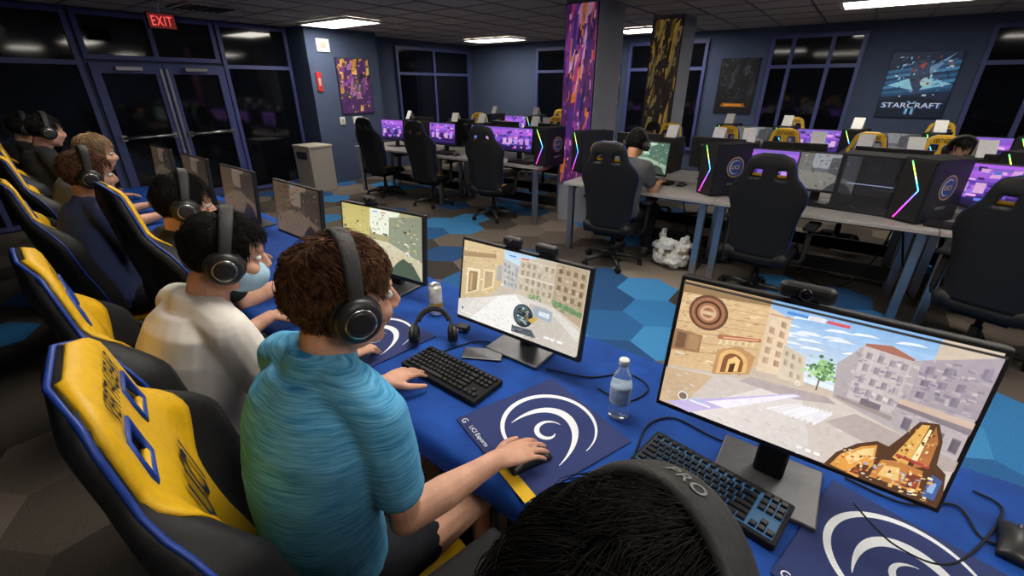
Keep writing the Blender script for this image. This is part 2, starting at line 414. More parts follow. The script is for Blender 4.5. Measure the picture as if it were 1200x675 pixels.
def f_dark(p):
    streaks(p,5,'#16161b',['#22222a','#2f3038','#111116','#3a3a44'],30)
    p.rect(.1,.1,.9,.2,'#15110c'); p.poly([(.15,.12),(.85,.12),(.8,.19),(.2,.19)],'#8a5a1c'); p.poly([(.25,.135),(.75,.135),(.72,.175),(.28,.175)],'#d08a2a')
G_=.0141
poster('blue science fiction poster with white lettering and the roman numeral two',Matrix.Translation((.56,YB-G_,1.665)),.8,.9,f_sc)
poster('black poster with small orange title strip, between two back windows',Matrix.Translation((-1.93,YB-G_,1.65)),.62,.9,f_dark)
poster('purple and gold artwork poster on the slate wall above the bin',Matrix.Translation((-7.6+G_,5.48,1.65))@RZ90,.68,.92,lambda p:streaks(p,3,'#4a2a5e',['#7a3f8f','#c08a3a','#3c5a2e','#a06a9a','#e0b060','#2c1f3c']))
poster('tall magenta and orange artwork banner on the near pillar',Matrix.Translation((-2.7975,5.15-G_,1.5)),.41,2.0,lambda p:streaks(p,9,'#5a2a66',['#8f3fa0','#c0407a','#e07a3a','#4a2f8a','#d8a0c8','#2c1a4a'],60))
poster('tall dark gold artwork banner on the second pillar',Matrix.Translation((-2.46,7.0-G_,1.55)),.43,1.9,lambda p:streaks(p,13,'#2a2420',['#6a5426','#b08c3a','#3c3430','#1a1716','#8a7a50'],50))
poster('small blue and red artwork poster on the back wall right of the near pillar',Matrix.Translation((-4.35,YB-G_,1.65)),.4,.8,lambda p:streaks(p,21,'#2c3a5e',['#a0405a','#4a6aa0','#d0a080','#1c2438']))
r=empty('exit_sign',label='red illuminated sign reading EXIT hanging above the glass doors',cat='sign',Mx=Matrix.Translation((-6.9,2.43,2.35))@RZ90)
mb=MB(); mb.box((0,0,0),(.29,.05,.17),bev=.008); mb.build('housing',M['matte_black'],r)
p=Pic(.27,.15); p.rect(0,0,1,1,'#5a0b0e'); p.text('EXIT',.5,.5,.10,'#ff4038',.21,bold=.01); mb=MB(); p.put(mb,Matrix.Translation((0,-.026,0))); mb.build('face',M['screen'],r)
mb=MB(); mb.tube([(0,0,.08),(0,0,CZ-2.35)],.012); mb.build('mount',M['white'],r)
def plate(name,label,cat,y,z,w,h,m,group=None):
    r=empty(name,label=label,cat=cat,Mx=Matrix.Translation((-7.6,y,z))@RZ90,group=group)
    mb=MB(); mb.box((0,-.0121,0),(w,.024,h),bev=.005); mb.build('plate',M[m],r)
    mb=MB(); mb.box((0,-.028,0),(w*.4,.012,h*.4),bev=.003); mb.build('insert',M['beige'],r)
plate('wall_sign','white square notice high on the slate wall by the glass front','sign',4.95,2.28,.24,.2,'white')
plate('fire_alarm','red fire alarm box on the slate wall left of the purple poster','alarm',4.78,1.72,.1,.3,'red')
plate('switch_plate','white switch plate under the purple poster, left one','switch',5.12,1.08,.1,.13,'white')
plate('switch_plate','wide white thermostat plate under the purple poster, right one','switch',5.45,1.08,.2,.12,'white')
r=empty('waste_bin',loc=(-7.35,4.3,0),label='tall beige square waste bin by the glass front corner',cat='bin')
mb=MB(); mb.box((0,0,.36),(.48,.42,.72),bev=.012); mb.build('body',M['beige'],r)
mb=MB(); mb.box((0,0,.74),(.5,.44,.04),bev=.01); mb.build('lid',M['beige'],r)
mb=MB(); mb.box((0,-.213,.6),(.3,.01,.12)); mb.build('flap',M['gunmetal'],r)
lp=empty('ceiling_light')
mb=MB()
for sx,sy,dx,dy in ((1.24,.04,0,.31),(1.24,.04,0,-.31),(.04,.6,.6,0),(.04,.6,-.6,0)): mb.box((dx,dy,-.015),(sx,sy,.03))
mb.build('frame',M['white'],lp)
mb=MB(); mb.box((0,0,-.008),(1.16,.58,.012)); mb.build('diffuser',M['lamp'],lp)
for x,y,a,l in ((-6.75,4.75,0,'bright rectangular ceiling light nearest the glass doors'),(-6.55,8.3,0,'rectangular ceiling light in the far left corner of the ceiling'),(.1,7.3,0,'ceiling light cut by the top edge above the blue poster'),
    (-3.2,8.4,0,'ceiling light behind the two pillars'),(-1.0,1.25,0,'ceiling light directly above the blue row of desks'),(-3.9,1.5,0,'ceiling light above the middle of the blue row'),(.9,2.9,0,'ceiling light above the aisle on the right'),(-2.2,3.3,0,'ceiling light above the aisle in front of the near pillar'),(1.5,.2,0,'fill light added behind the camera, built as a ceiling panel'),(2.4,5.4,0,'ceiling light above the right end of the grey desks')):  # the panel behind the camera is unseen, added as fill from that side
    place(lp,(x,y,CZ-.006),a,l,'ceiling light','ceiling lights')
kill(lp)
def vent(px,py,l):
    p=atz(px,py,CZ); r=empty('ceiling_vent',loc=(p.x,p.y,CZ-.008),label=l,cat='vent')
    mb=MB()
    for k in range(7): mb.box((0,-.24+.08*k,-.01),(.56,.03,.014),rot=Matrix.Rotation(.5,3,'X'))
    mb.build('slats',M['gunmetal'],r); mb=MB()
    for sx,sy,dx,dy in ((.62,.04,0,.3),(.62,.04,0,-.3),(.04,.6,.3,0),(.04,.6,-.3,0)): mb.box((dx,dy,-.008),(sx,sy,.016))
    mb.build('frame',M['beige'],r)
vent(240,8,'slatted ceiling vent left of the bright ceiling light')
# ---------------------------------------------------------------- gaming chair
HW=[(0,.20),(.12,.228),(.3,.236),(.45,.256),(.56,.282),(.65,.276),(.74,.228),(.80,.188),(.88,.172),(.93,.160),(.965,.138),(.985,.11),(1,.07)]
REC=R(9); LB=.84; B0=V((0,-.205,.46)); AZ=V((0,-math.sin(REC),math.cos(REC))); AN=V((0,math.cos(REC),math.sin(REC)))
def bk(u,v,off=0):
    a=abs(u); bol=.085*sm((a-.5)/.36)*sm(v/.12)*sm((.80-v)/.2)
    nf=.032+bol+.022*math.exp(-((v-.24)/.16)**2)-.012*sm((v-.7)/.1)
    if a>.86: nf-=(.02+bol*.6)*((a-.86)/.14)**2
    if v>.95: nf-=.02*((v-.95)/.05)**2
    return B0+AZ*(v*LB)+AN*(nf+off)+V((u*interp(v,HW),0,0))
def bb(u,v):
    bol=.04*sm((abs(u)-.6)/.4)*sm(v/.12)*sm((.80-v)/.2)
    return B0+AZ*(v*LB)-AN*(.042*(1-.55*abs(u)**4)*(1-.4*sm((v-.9)/.1))-bol)+V((u*interp(v,HW),0,0))
def hole(u,v): return .79<v<.87 and .25<abs(u)<.66
PW=[(0,.40),(.4,.44),(.55,.54),(.64,.64),(.70,.74),(.76,.90),(.80,.95),(1,.95)]
def make_chair():
    r=empty('gaming_chair')
    mb=MB(); gridsolid(mb,24,36,lambda u,v:not hole(u,v),bk,bb); b=mb.build('backrest',M['leather'],r)
    mb=MB(); gridsolid(mb,26,40,lambda u,v:v>.04 and not hole(u*interp(v,PW),v),lambda u,v:bk(u*interp(v,PW),v,.005),lambda u,v:bk(u*interp(v,PW),v,-.004)); mb.build('upholstery_panel',M['yellow'],b,'yellow front panel')
    mb=MB(); pts=[bk(-1,v/24,.004) for v in range(25)]+[bk(1,1-v/24,.004) for v in range(25)]; mb.tube(pts,.005,6); mb.build('piping',M['piping'],b,'blue edge piping')
    for s in (-1,1):
        mb=MB(); loop=[bk(s*u,v,.004) for u,v in ((.25,.785),(.45,.785),(.66,.785),(.66,.83),(.66,.872),(.45,.872),(.25,.872),(.25,.83))]; mb.tube(loop,.006,6,closed=True)
        mb.build('slot_trim',M['piping'],b,'blue trim around the belt slot')
    mb=MB(); vs,fs,ar=TX('VERTAGEAR',.012)
    P=[]
    for x,y in vs:
        X=-x*.024; v=.922+y*.046/LB; P.append(bk(X/interp(v,HW),v,.008))
    mb.add(P,fs,False); mb.build('lettering',M['matte_black'],b)
    mb=MB(); vs,fs,ar=TX('UCI',.02); P=[]
    for x,y in vs:
        X=-x*.066; v=.62+y*.12/LB; P.append(bk(X/interp(v,HW),v,.010))
    mb.add(P,fs,False); mb.build('lettering',M['navy_ink'],b)
    def st(u,v):
        a=abs(u); return V((u*(.25 if v<.7 else .25-.03*(v-.7)/.3),-.24+.52*v,.455+.045*sm((a-.5)/.35)*(1-.3*v)-.05*max(0,(v-.82)/.18)**2-(.03*((a-.88)/.12)**2 if a>.88 else 0)))
    def sb(u,v): return V((u*.235,-.23+.5*v,.385))
    mb=MB(); gridsolid(mb,16,14,lambda u,v:True,st,sb); s_=mb.build('seat',M['leather'],r)
    mb=MB(); gridsolid(mb,16,14,lambda u,v:abs(u)<.55 and v>.1,lambda u,v:st(u,v)+V((0,0,.004)),lambda u,v:st(u,v)-V((0,0,.004))); mb.build('upholstery_panel',M['yellow'],s_,'yellow seat panel')
    mb=MB(); mb.box((0,-.02,.365),(.3,.3,.05),bev=.01); mb.tube([(.1,0,.36),(.3,.02,.36)],.008); mb.build('tilt_mechanism',M['matte_black'],r)
    mb=MB(); mb.tube([(0,0,.12),(0,0,.24)],.032,12); mb.tube([(0,0,.24),(0,0,.35)],.02,12); mb.build('gas_lift',M['matte_black'],r)
    mb=MB(); mb.lathe([(.03,.07),(.05,.08),(.05,.13),(.035,.14)],16); mb.build('hub',M['black_plastic'],r)
    for k in range(5):
        a=2*PI*k/5+.3; d=V((math.cos(a),math.sin(a),0))
        mb=MB(); mb.tube([d*.03+V((0,0,.11)),d*.17+V((0,0,.1)),d*.31+V((0,0,.075))],[.03,.026,.018],8); l=mb.build('leg',M['black_plastic'],r)
        mb=MB(); T=Matrix.Translation(d*.31+V((0,0,.032)))@Matrix.Rotation(a,4,'Z')@Matrix.Rotation(PI/2,4,'Y')
        for o in (-.014,.014): mb.lathe([(.02,-.009+o),(.031,-.007+o),(.031,.007+o),(.02,.009+o)],14,T)
        mb.tube([d*.31+V((0,0,.04)),d*.31+V((0,0,.075))],.008,6); mb.build('caster',M['matte_black'],l)
    for s in (-1,1):
        mb=MB(); mb.tube([(s*.2,.03,.375),(s*.30,.04,.385),(s*.31,.06,.42),(s*.31,.10,.67)],[.02,.02,.022,.022],8); a_=mb.build('armrest',M['matte_black'],r)
        mb=MB(); mb.box((s*.31,.12,.685),(.095,.27,.035),bev=.014,seg=3); mb.build('arm_pad',M['matte_black'],a_)
    return r
chair0=make_chair()
NEARG='yellow fronted chairs along the blue row'; FARG='black chairs at the grey desks'
def yo(x): return max(0,(-.8-x)*.07)
# ---------------------------------------------------------------- near row tables, cloths
for i,(x0,x1) in enumerate(((-.40,1.35),(-2.15,-.40),(-3.9,-2.15),(-5.65,-3.9))):
    ya,yb=yo(x0),yo(x1); ang=math.atan2(yb-ya,x1-x0)
    T=Matrix.Translation(((x0+x1)/2,1.03+(ya+yb)/2,0))@Matrix.Rotation(ang,4,'Z')
    names=['right end table of the blue row, under the largest monitor','second table of the blue row, under the blue shirted player','third table of the blue row, beyond the white shirted player','farthest table of the blue row, near the glass doors'][i]
    t=empty('folding_table',Mx=T,label='folding '+names,cat='table',group='folding tables of the blue row')
    mb=MB(); mb.box((0,0,.72),(x1-x0-.02,.78,.03),bev=.005); mb.build('tabletop',M['white'],t)
    for sx in (-1,1):
        for sy in (-1,1):
            mb=MB(); mb.tube([(sx*(.7),sy*.32,.70),(sx*.72,sy*.34,.005)],.014,8); mb.build('leg',M['gunmetal'],t)
    L=(x1-x0)/math.cos(ang)
    prof=[(-.405,.655),(-.408,.69),(-.402,.725),(-.385,.7385)]+[(-.385+.77*k/14,.7385) for k in range(1,15)]+[(.402,.725),(.408,.69),(.42,.5),(.43,.3),(.435,.12)]
    nx=70; vs=[];fs=[]
    for a in range(nx+1):
        x=-L/2+L*a/nx
        for k,(y,z) in enumerate(prof):
            dr=max(0,.70-z); s=math.sin(x*21+i)+.6*math.sin(x*37+2*i)
            sg=1 if y>0 else -1
            wz=.0007*math.sin(x*40+y*30)+.0006*math.sin(x*13-y*50) if 4<=k<18 else 0
            vs.append((x*(.999),y+sg*dr*.05*s,z+wz))
    n=len(prof)
    for a in range(nx):
        for k in range(n-1): fs.append([a*n+k,(a+1)*n+k,(a+1)*n+k+1,a*n+k+1])
    mb=MB(); mb.add(vs,fs); c=mb.build('tablecloth',M['cloth']); c.matrix_world=T
    tag(c,'blue cloth over the '+names,'tablecloth','blue tablecloths')
TZ=.7405
# ---------------------------------------------------------------- screens art
def pwall(p,q,nx,ny,c,rd,skip=0):
    """soft windows on a foreshortened wall; q = bottom left, bottom right, top right, top left"""
    B=lambda s,t:tuple((q[0][i]*(1-s)+q[1][i]*s)*(1-t)+(q[3][i]*(1-s)+q[2][i]*s)*t for i in (0,1))
    for a in range(nx):
        for b in range(ny):
            if rd.random()<skip: continue
            s0=(a+.24)/nx;s1=(a+.70)/nx;t0=(b+.2)/ny;t1=(b+rd.uniform(.66,.8))/ny; f=rd.uniform(.85,1.15)
            p.poly([B(s0-.03/nx,t0-.05/ny),B(s1+.05/nx,t0-.05/ny),B(s1+.05/nx,t1+.06/ny),B(s0-.03/nx,t1+.06/ny)],tuple(min(1,x*1.35) for x in H(c)))
            p.poly([B(s0,t0),B(s1,t0),B(s1,t1),B(s0,t1)],tuple(x*f for x in H(c))); p.poly([B(s0,t0),B((s0+s1)/2-.02/nx,t0),B((s0+s1)/2-.02/nx,t1),B(s0,t1)],tuple(x*f*.82 for x in H(c)))
def grad(p,u0,v0,u1,v1,c0,c1,n=10):
    a=V(H(c0));b=V(H(c1))
    for k in range(n): p.rect(u0,v0+(v1-v0)*k/n,u1,v0+(v1-v0)*(k+1)/n,tuple(a.lerp(b,k/(n-1))))
def art_town(p):
    rd=random.Random(1)
    p.rect(0,0,1,1,'#cdbba6'); grad(p,.28,.5,.85,1,'#e6f0f8','#7fb2e4',14)
    for k in range(22): u,v=rd.uniform(.36,.74),rd.uniform(.72,.94); p.poly([(u,v),(u+.05,v+.012),(u+.09,v+.02),(u+.06,v+.03),(u+.02,v+.022)],'#eef5fb')
    p.poly([(0,1),(.34,1),(.36,.52),(.24,.38),(0,.3)],'#d9b684'); p.speck(4,0,.4,.33,.97,320,['#cfa96e','#e2c296','#c09868','#d9b684','#b08a5c','#ecd4aa'],.028,.35,.3)
    for k in range(7): p.poly([(0,.44+.08*k),(.34,.57+.062*k),(.34,.575+.062*k),(0,.447+.08*k)],'#bf9968')
    p.poly([(0,1),(.34,1),(.34,.955),(0,.91)],'#9a7850'); p.poly([(.0,.45),(.12,.48),(.12,.62),(0,.62)],'#a2764c'); p.poly([(.015,.47),(.055,.48),(.055,.6),(.015,.6)],'#7c583c'); p.poly([(.065,.485),(.11,.49),(.11,.605),(.065,.605)],'#b2885c')
    p.poly([(.18,.63),(.34,.69),(.34,.715),(.18,.665)],'#b06a48'); p.poly([(.2,.645),(.33,.695),(.33,.705),(.2,.656)],'#eeb080')
    for k in range(6): p.poly([(.19+.024*k,.60+.008*k),(.20+.024*k,.605+.008*k),(.20+.024*k,.63+.009*k),(.19+.024*k,.625+.009*k)],'#f0d8b0')
    p.circ(.12,.80,.042,'#6e4a34'); p.circ(.12,.80,.036,'#a86e48'); p.arc(.12,.8,.026,0,360,.005,'#583a2a',taper=False); p.arc(.12,.8,.015,0,360,.006,'#d4a47c',taper=False)
    p.poly([(.09,.785),(.15,.787),(.15,.815),(.09,.812)],'#dcba90')
    p.poly([(.34,.95),(.42,.9),(.44,.5),(.35,.48)],'#ecd2b0'); pwall(p,[(.355,.54),(.435,.54),(.418,.88),(.345,.92)],2,5,'#c0a080',rd,.15); p.rect(.345,.9,.425,.912,'#c69c78')
    p.poly([(.19,.35),(.33,.44),(.335,.58),(.27,.62),(.19,.55)],'#c8945a'); ar=[(.205,.37),(.315,.44)]+[(.26+.055*math.cos(R(a)),.50+.085*math.sin(R(a))) for a in range(10,181,17)]
    p.poly(ar,'#ecba72'); ar2=[(.22,.385),(.30,.435)]+[(.26+.04*math.cos(R(a)),.49+.066*math.sin(R(a))) for a in range(10,181,17)]; p.poly(ar2,'#8f5830'); p.poly([(.24,.40),(.285,.43),(.285,.52),(.265,.54),(.24,.5)],'#f2c878'); p.poly([(.25,.405),(.27,.42),(.27,.49),(.25,.47)],'#5a3a26')
    p.poly([(.42,.72),(.5,.68),(.52,.48),(.43,.48)],'#dccbb4'); pwall(p,[(.435,.5),(.515,.5),(.495,.67),(.425,.71)],3,3,'#b8a48c',rd,.2)
    for k in range(130):
        a=rd.gauss(.565,.022);b=rd.gauss(.625,.035); p.circ(a,b,rd.uniform(.0015,.0045),rd.choice(['#6f9f5e','#8fbe72','#567f4c','#9fcf7c','#658f56','#b4dc98']),7)
    p.rect(.561,.48,.566,.56,'#6c5640')
    p.poly([(.6,.7),(.66,.86),(.8,.84),(1,.98),(1,.3),(.62,.47)],'#b5a9aa'); p.poly([(.66,.86),(.8,.84),(.8,.48),(.66,.5)],'#cabfbc'); p.speck(9,.64,.48,1,.86,260,['#b8adb0','#cac0c2','#a69aa4','#c2b4ae','#d6cac4','#9c92a2'],.02,.8); pwall(p,[(.665,.53),(.8,.52),(.8,.83),(.665,.85)],4,4,'#a4989e',rd,.25)
    p.poly([(.66,.86),(.8,.84),(.8,.855),(.73,.90),(.66,.875)],'#b06e58')
    p.poly([(.82,.86),(1,.98),(1,.6),(.82,.6)],'#a89aa4'); p.speck(19,.82,.6,1,.9,90,['#b4a8b0','#9a8e9a','#c0b2b2','#8e8496'],.025,.7); pwall(p,[(.825,.62),(1,.62),(1,.94),(.825,.84)],4,3,'#8c8090',rd,.25); p.poly([(.8,.6),(1,.58),(1,.54),(.8,.565)],'#d0b4a0'); p.poly([(.8,.565),(1,.54),(1,.5),(.8,.54)],'#8a7c84'); pwall(p,[(.82,.4),(1,.33),(1,.5),(.82,.53)],4,1,'#786c78',rd); p.poly([(.63,.5),(.8,.47),(.8,.44),(.63,.48)],'#a08e88'); p.poly([(.7,.53),(.76,.52),(.76,.48),(.7,.485)],'#7a6c74')
    p.poly([(0,.3),(.24,.38),(.62,.47),(1,.3),(1,0),(0,0)],'#d6c8be'); p.poly([(.1,0),(.42,.42),(.52,.44),(.62,0)],'#e2d8d2'); p.poly([(0,.3),(.2,.35),(.1,0),(0,0)],'#ceae88'); p.speck(12,.0,.0,1,.34,320,['#dacec6','#ccbcb2','#e8deda','#d0bfae','#c4b4aa'],.025,.14)
    p.poly([(.34,.44),(.6,.47),(.64,.44),(.5,.38),(.3,.38)],'#b9a8a6'); p.poly([(.62,.3),(.9,.2),(1,.26),(1,.33),(.7,.42)],'#bcaaa4')
    p.poly([(.03,.02),(.5,.42),(.53,.42),(.14,.0)],'#cabce8'); p.poly([(.2,.14),(.5,.415),(.52,.415),(.28,.14)],'#f0eafc')
    for k in range(9): p.poly([(.42+.02*k,.25+.004*k),(.52+.014*k,.36+.003*k),(.525+.014*k,.36),(.43+.02*k,.245)],'#f4f0f4')
    p.poly([(.66,0),(.685,.12),(.735,.23),(.785,.29),(.82,.28),(.845,.38),(.872,.50),(.92,.52),(.945,.42),(.955,.27),(.985,.23),(1,.1),(1,0)],'#5a3a24')
    p.poly([(.68,.02),(.70,.12),(.75,.22),(.79,.265),(.80,.12),(.77,.0)],'#e2982e'); p.poly([(.715,.11),(.755,.205),(.785,.24),(.79,.19),(.76,.13),(.735,.07)],'#f8d488'); p.poly([(.74,.02),(.76,.10),(.79,.11),(.785,.02)],'#6a3c20')
    p.poly([(.84,.22),(.880,.485),(.90,.495),(.885,.2)],'#eeb44e'); p.poly([(.90,.2),(.915,.50),(.935,.41),(.938,.24)],'#b8702c'); p.poly([(.888,.25),(.902,.47),(.909,.47),(.905,.25)],'#fae4ac')
    p.poly([(.80,.04),(.815,.18),(.86,.21),(.93,.2),(.94,.05)],'#c97c2c'); p.poly([(.82,.07),(.83,.15),(.87,.17),(.88,.08)],'#f6ca78'); p.poly([(.89,.06),(.895,.16),(.93,.16),(.93,.06)],'#8a3c26'); p.poly([(.845,.235),(.94,.225),(.941,.245),(.848,.255)],'#b83c2c'); p.poly([(.95,.04),(.955,.2),(.985,.18),(.985,.04)],'#3f5c9a'); p.poly([(.958,.08),(.96,.16),(.975,.15),(.975,.08)],'#8ab4e0')
    p.speck(15,.69,.01,.98,.19,130,['#f0b048','#6a3e22','#f8dc98','#c04e2c','#4a2e22','#e2a044','#9cacc4','#f4e4b8'],.014,1.2,.3); p.speck(16,.85,.2,.935,.45,50,['#f0b048','#7a4a22','#f8dc98','#4a2e22','#cc8840'],.009,1.6,.2)
    p.rect(.40,.945,.47,.965,'#3f86d8'); p.rect(.53,.945,.6,.965,'#d84a5c'); p.rect(.475,.94,.525,.97,'#e8e8e8'); p.rect(.0,.985,1,1,'#3a3632')
    p.circ(.1,.12,.012,'#dfe9f2'); p.circ(.1,.12,.009,'#8a6a50'); p.rect(.13,.1,.22,.112,'#f2f6f8'); p.rect(.13,.125,.19,.134,'#9ccaf0'); p.rect(.03,.45,.07,.46,'#e8dcc8')
    for k in range(3): p.rect(.56+.03*k,.05,.58+.03*k,.07,'#f4f4f4')
    p.arc(.5,.5,.004,0,360,.0012,'#ffffff',taper=False,n=14)
def art_street(p):
    rd=random.Random(2)
    p.rect(0,0,1,1,'#c8bcab'); grad(p,.3,.55,.62,1,'#f2f5f6','#b4d2ec',12)
    p.poly([(0,1),(.36,1),(.38,.6),(.26,.36),(0,.22)],'#d2b888'); p.speck(3,0,.4,.34,.98,180,['#c5a878','#e0ca9e','#b89c6c','#d2b888','#ead9b2'],.03,.5,.2); p.poly([(0,.86),(.3,.92),(.3,.87),(0,.79)],'#a88a5e'); p.poly([(.05,.3),(.17,.4),(.17,.68),(.05,.66)],'#ecdfba'); p.poly([(.07,.33),(.15,.4),(.15,.64),(.07,.62)],'#9c7e52'); p.poly([(.085,.36),(.105,.375),(.105,.6),(.085,.6)],'#c4a672')
    p.poly([(.2,.4),(.3,.5),(.3,.72),(.2,.7)],'#e2cea2'); p.poly([(.215,.44),(.285,.51),(.285,.69),(.215,.67)],'#b49a70'); p.rect(.32,.6,.36,.8,'#a3a6aa')
    p.poly([(.36,.9),(.5,.85),(.5,.55),(.38,.55)],'#bab9b6'); p.speck(31,.37,.56,.5,.84,70,['#c4c2be','#acaaa8','#d0ccc4'],.022,.9); pwall(p,[(.385,.57),(.5,.57),(.5,.83),(.365,.87)],4,4,'#989894',rd,.2); p.poly([(.5,.95),(.78,1),(.78,.5),(.5,.52)],'#c8baa4'); p.speck(32,.5,.53,.78,.95,140,['#d2c6b0','#bcae98','#dcd0bc','#b4a690'],.025,.7); pwall(p,[(.51,.57),(.78,.56),(.78,.96),(.51,.92)],6,4,'#a4947c',rd,.2); p.rect(.5,.74,.78,.752,'#e6dcc8'); p.rect(.5,.93,.78,.942,'#dcd0ba')
    p.poly([(.78,1),(1,1),(1,.35),(.78,.5)],'#b39c7e'); p.speck(33,.78,.55,1,1,90,['#bea88a','#a48e70','#ccb698'],.03,.7); pwall(p,[(.79,.6),(1,.56),(1,.98),(.79,.97)],4,4,'#867250',rd,.2); p.poly([(.78,.58),(1,.52),(1,.46),(.78,.53)],'#6f8f62'); p.speck(5,.78,.46,1,.58,100,['#6f8f62','#5a7e4e','#8eac72'],.016,1)
    for k in range(70):
        p.circ(rd.uniform(.6,.7),rd.uniform(.51,.57),rd.uniform(.001,.0035),rd.choice(['#7a9a60','#628450','#90b074']),7)
    p.poly([(0,.22),(.26,.36),(.5,.52),(.8,.48),(1,.3),(1,0),(0,0)],'#dcd7ce'); p.poly([(.12,.0),(.36,.42),(.5,.5),(.58,.4),(.5,0)],'#f5f3ef'); p.poly([(.6,.0),(.62,.45),(.75,.46),(1,.18),(1,0)],'#cbc2b6'); p.speck(7,.05,0,.98,.32,180,['#e2ddd4','#d0c8bc','#f1ede7','#c4baac','#b8ada0'],.028,.18)
    p.poly([(.66,.44),(.8,.44),(.8,.3),(.66,.32)],'#a2b0be'); p.poly([(.7,.4),(.78,.4),(.78,.34),(.7,.35)],'#dfe8f0')
    p.circ(.58,.28,.042,'#23303a'); p.arc(.58,.28,.033,20,260,.010,'#4c6674'); p.arc(.58,.28,.020,180,420,.010,'#8a7636'); p.speck(8,.53,.18,.63,.38,70,['#1b252c','#3c5462','#7a6a36','#a7c8d2','#56707c'],.02,1); p.poly([(.5,.12),(.66,.14),(.7,.06),(.5,.04)],'#4f5a60'); p.speck(18,.5,.04,.68,.14,40,['#4f5a60','#7a868c','#2c363c'],.02,.6); p.poly([(.62,.25),(.68,.32),(.7,.3),(.66,.22)],'#c9a23a')
    p.rect(.42,.95,.48,.965,'#3f86d8'); p.rect(.52,.95,.58,.965,'#d84a5c'); p.rect(.05,.06,.18,.072,'#f4f4f4'); p.rect(.76,.1,.80,.128,'#f6f6f6'); p.rect(.81,.1,.84,.128,'#f6f6f6'); p.rect(.86,.1,.9,.13,'#f6f6f6'); p.circ(.05,.12,.01,'#e8f0f5',12); p.circ(.05,.12,.007,'#7a8a94',12)
def art_gen(seed,pal,dim=1):
    def f(p):
        rd=random.Random(seed); D=lambda h:tuple(c*dim for c in H(h))
        p.rect(0,0,1,1,D(pal[0])); p.poly([(.3,1),(.75,1),(.65,.6),(.4,.6)],D(pal[1])); p.poly([(0,1),(.38,1),(.36,.5),(0,.25)],D(pal[2])); p.poly([(.62,.9),(1,1),(1,.3),(.6,.5)],D(pal[3])); p.poly([(0,.25),(.36,.5),(.6,.5),(1,.3),(1,0),(0,0)],D(pal[4]))
        for k in range(160):
            u,v=rd.random()*.95,rd.random()*.95; w=rd.uniform(.008,.04);h=rd.uniform(.008,.04); p.poly([(u,v),(u+w,v+rd.uniform(-.02,.02)),(u+w,v+h),(u,v+h)],tuple(x*rd.uniform(.75,1.15) for x in D(rd.choice(pal))))
        p.poly([(.6,0),(.7,.2),(.78,.3),(.9,.22),(1,0)],D(pal[5])); p.rect(.42,.95,.48,.965,D('#3f86d8')); p.rect(.52,.95,.58,.965,D('#d84a5c'))
    return f
def art_menu(seed):
    def f(p):
        rd=random.Random(seed); cs=['#24124e','#3a1c7a','#5a2aa8','#7a38c8','#a04ad8','#7a4ac0']
        for k in range(12): p.rect(0,k/12,1,(k+1)/12,cs[min(5,max(0,int(k/2+rd.uniform(-.8,.8))))])
        p.speck(seed,0,.1,1,1,60,['#3a1c7a','#8a5ad8','#c860d8','#2a1a5a','#e0a0e0','#4a6ad8'],.12,.8)
        for k in range(5): p.rect(.08+.18*k,.3,.19+.18*k,.55,rd.choice(['#2a1a5a','#b880d8','#4a6ad8','#d0a0d0','#7048c0']))
        p.rect(0,0,1,.1,'#1c1040')
    return f
BROWN=['#4a3e34','#7a6a5c','#5a4836','#3c342e','#6a5a4a','#241f1c']; GREEN=['#5a7a5a','#a8c8b0','#789078','#486858','#90a890','#304038']
def monitor(label,loc,rz,art,w=.545,h=.325,zb=.07,tilt=9,dy=-.06,group=None,back=False):
    """screen towards -y; zb: height of the lower edge above the table"""
    r=empty('monitor',loc=loc,rz=rz,label=label,cat='monitor',group=group)
    mb=MB(); mb.box((0,.01,.006),(.235,.205,.012),bev=.004); mb.build('base_plate',M['gunmetal'],r)
    top=zb+h*.62
    mb=MB(); mb.box((0,.035,.012+top/2),(.07,.035,top),bev=.006); mb.build('stand',M['black_plastic'],r)
    T=Matrix.Translation((0,dy,zb))@Matrix.Rotation(-R(tilt),4,'X')
    mb=MB(); mb.box((0,.012,h/2),(w,.024,h),bev=.004,M=T); mb.box((0,.04,h/2),(w*.62,.045,h*.6),bev=.015,M=T); hsg=mb.build('housing',M['black_plastic'],r)
    p=Pic(w-.022,h-.030); art(p); mb=MB(); p.put(mb,T@Matrix.Translation((0,-.0005,h/2+.005))); mb.build('screen',M['screen'],r)
    return r
GM='monitors along the blue row'
mon1=monitor('largest monitor in front, showing a sunny town street and an upright gold weapon',(.03,1.045,TZ),0,art_town,w=.55,h=.345,zb=.178,tilt=8,dy=-.09,group=GM)
mon2=monitor('monitor showing a pale street scene, in front of the blue shirted player',(-.825,1.2,TZ),0,art_street,zb=.083,tilt=10,dy=-.075,group=GM)
nm=['monitor with yellow green game picture, beyond the drink can','dim brown monitor just past the one with yellow green picture','dim brown monitor in front of the black shirted player','small dim monitor in front of the navy shirted player','farthest small dim monitor of the blue row']
arts=[art_gen(3,['#a8a070','#e8ecd8','#c8b868','#8a9078','#d0c8a8','#4a5a48']),art_gen(4,BROWN,.75),art_gen(5,BROWN,.6),art_gen(6,BROWN,.5),art_gen(7,BROWN,.45)]
for k,x in enumerate((-1.68,-2.50,-3.35,-4.2,-5.1)):
    monitor(nm[k],(x,1.22+yo(x),TZ),R(-3 if k else 4),arts[k],zb=.09,tilt=6,group=GM)
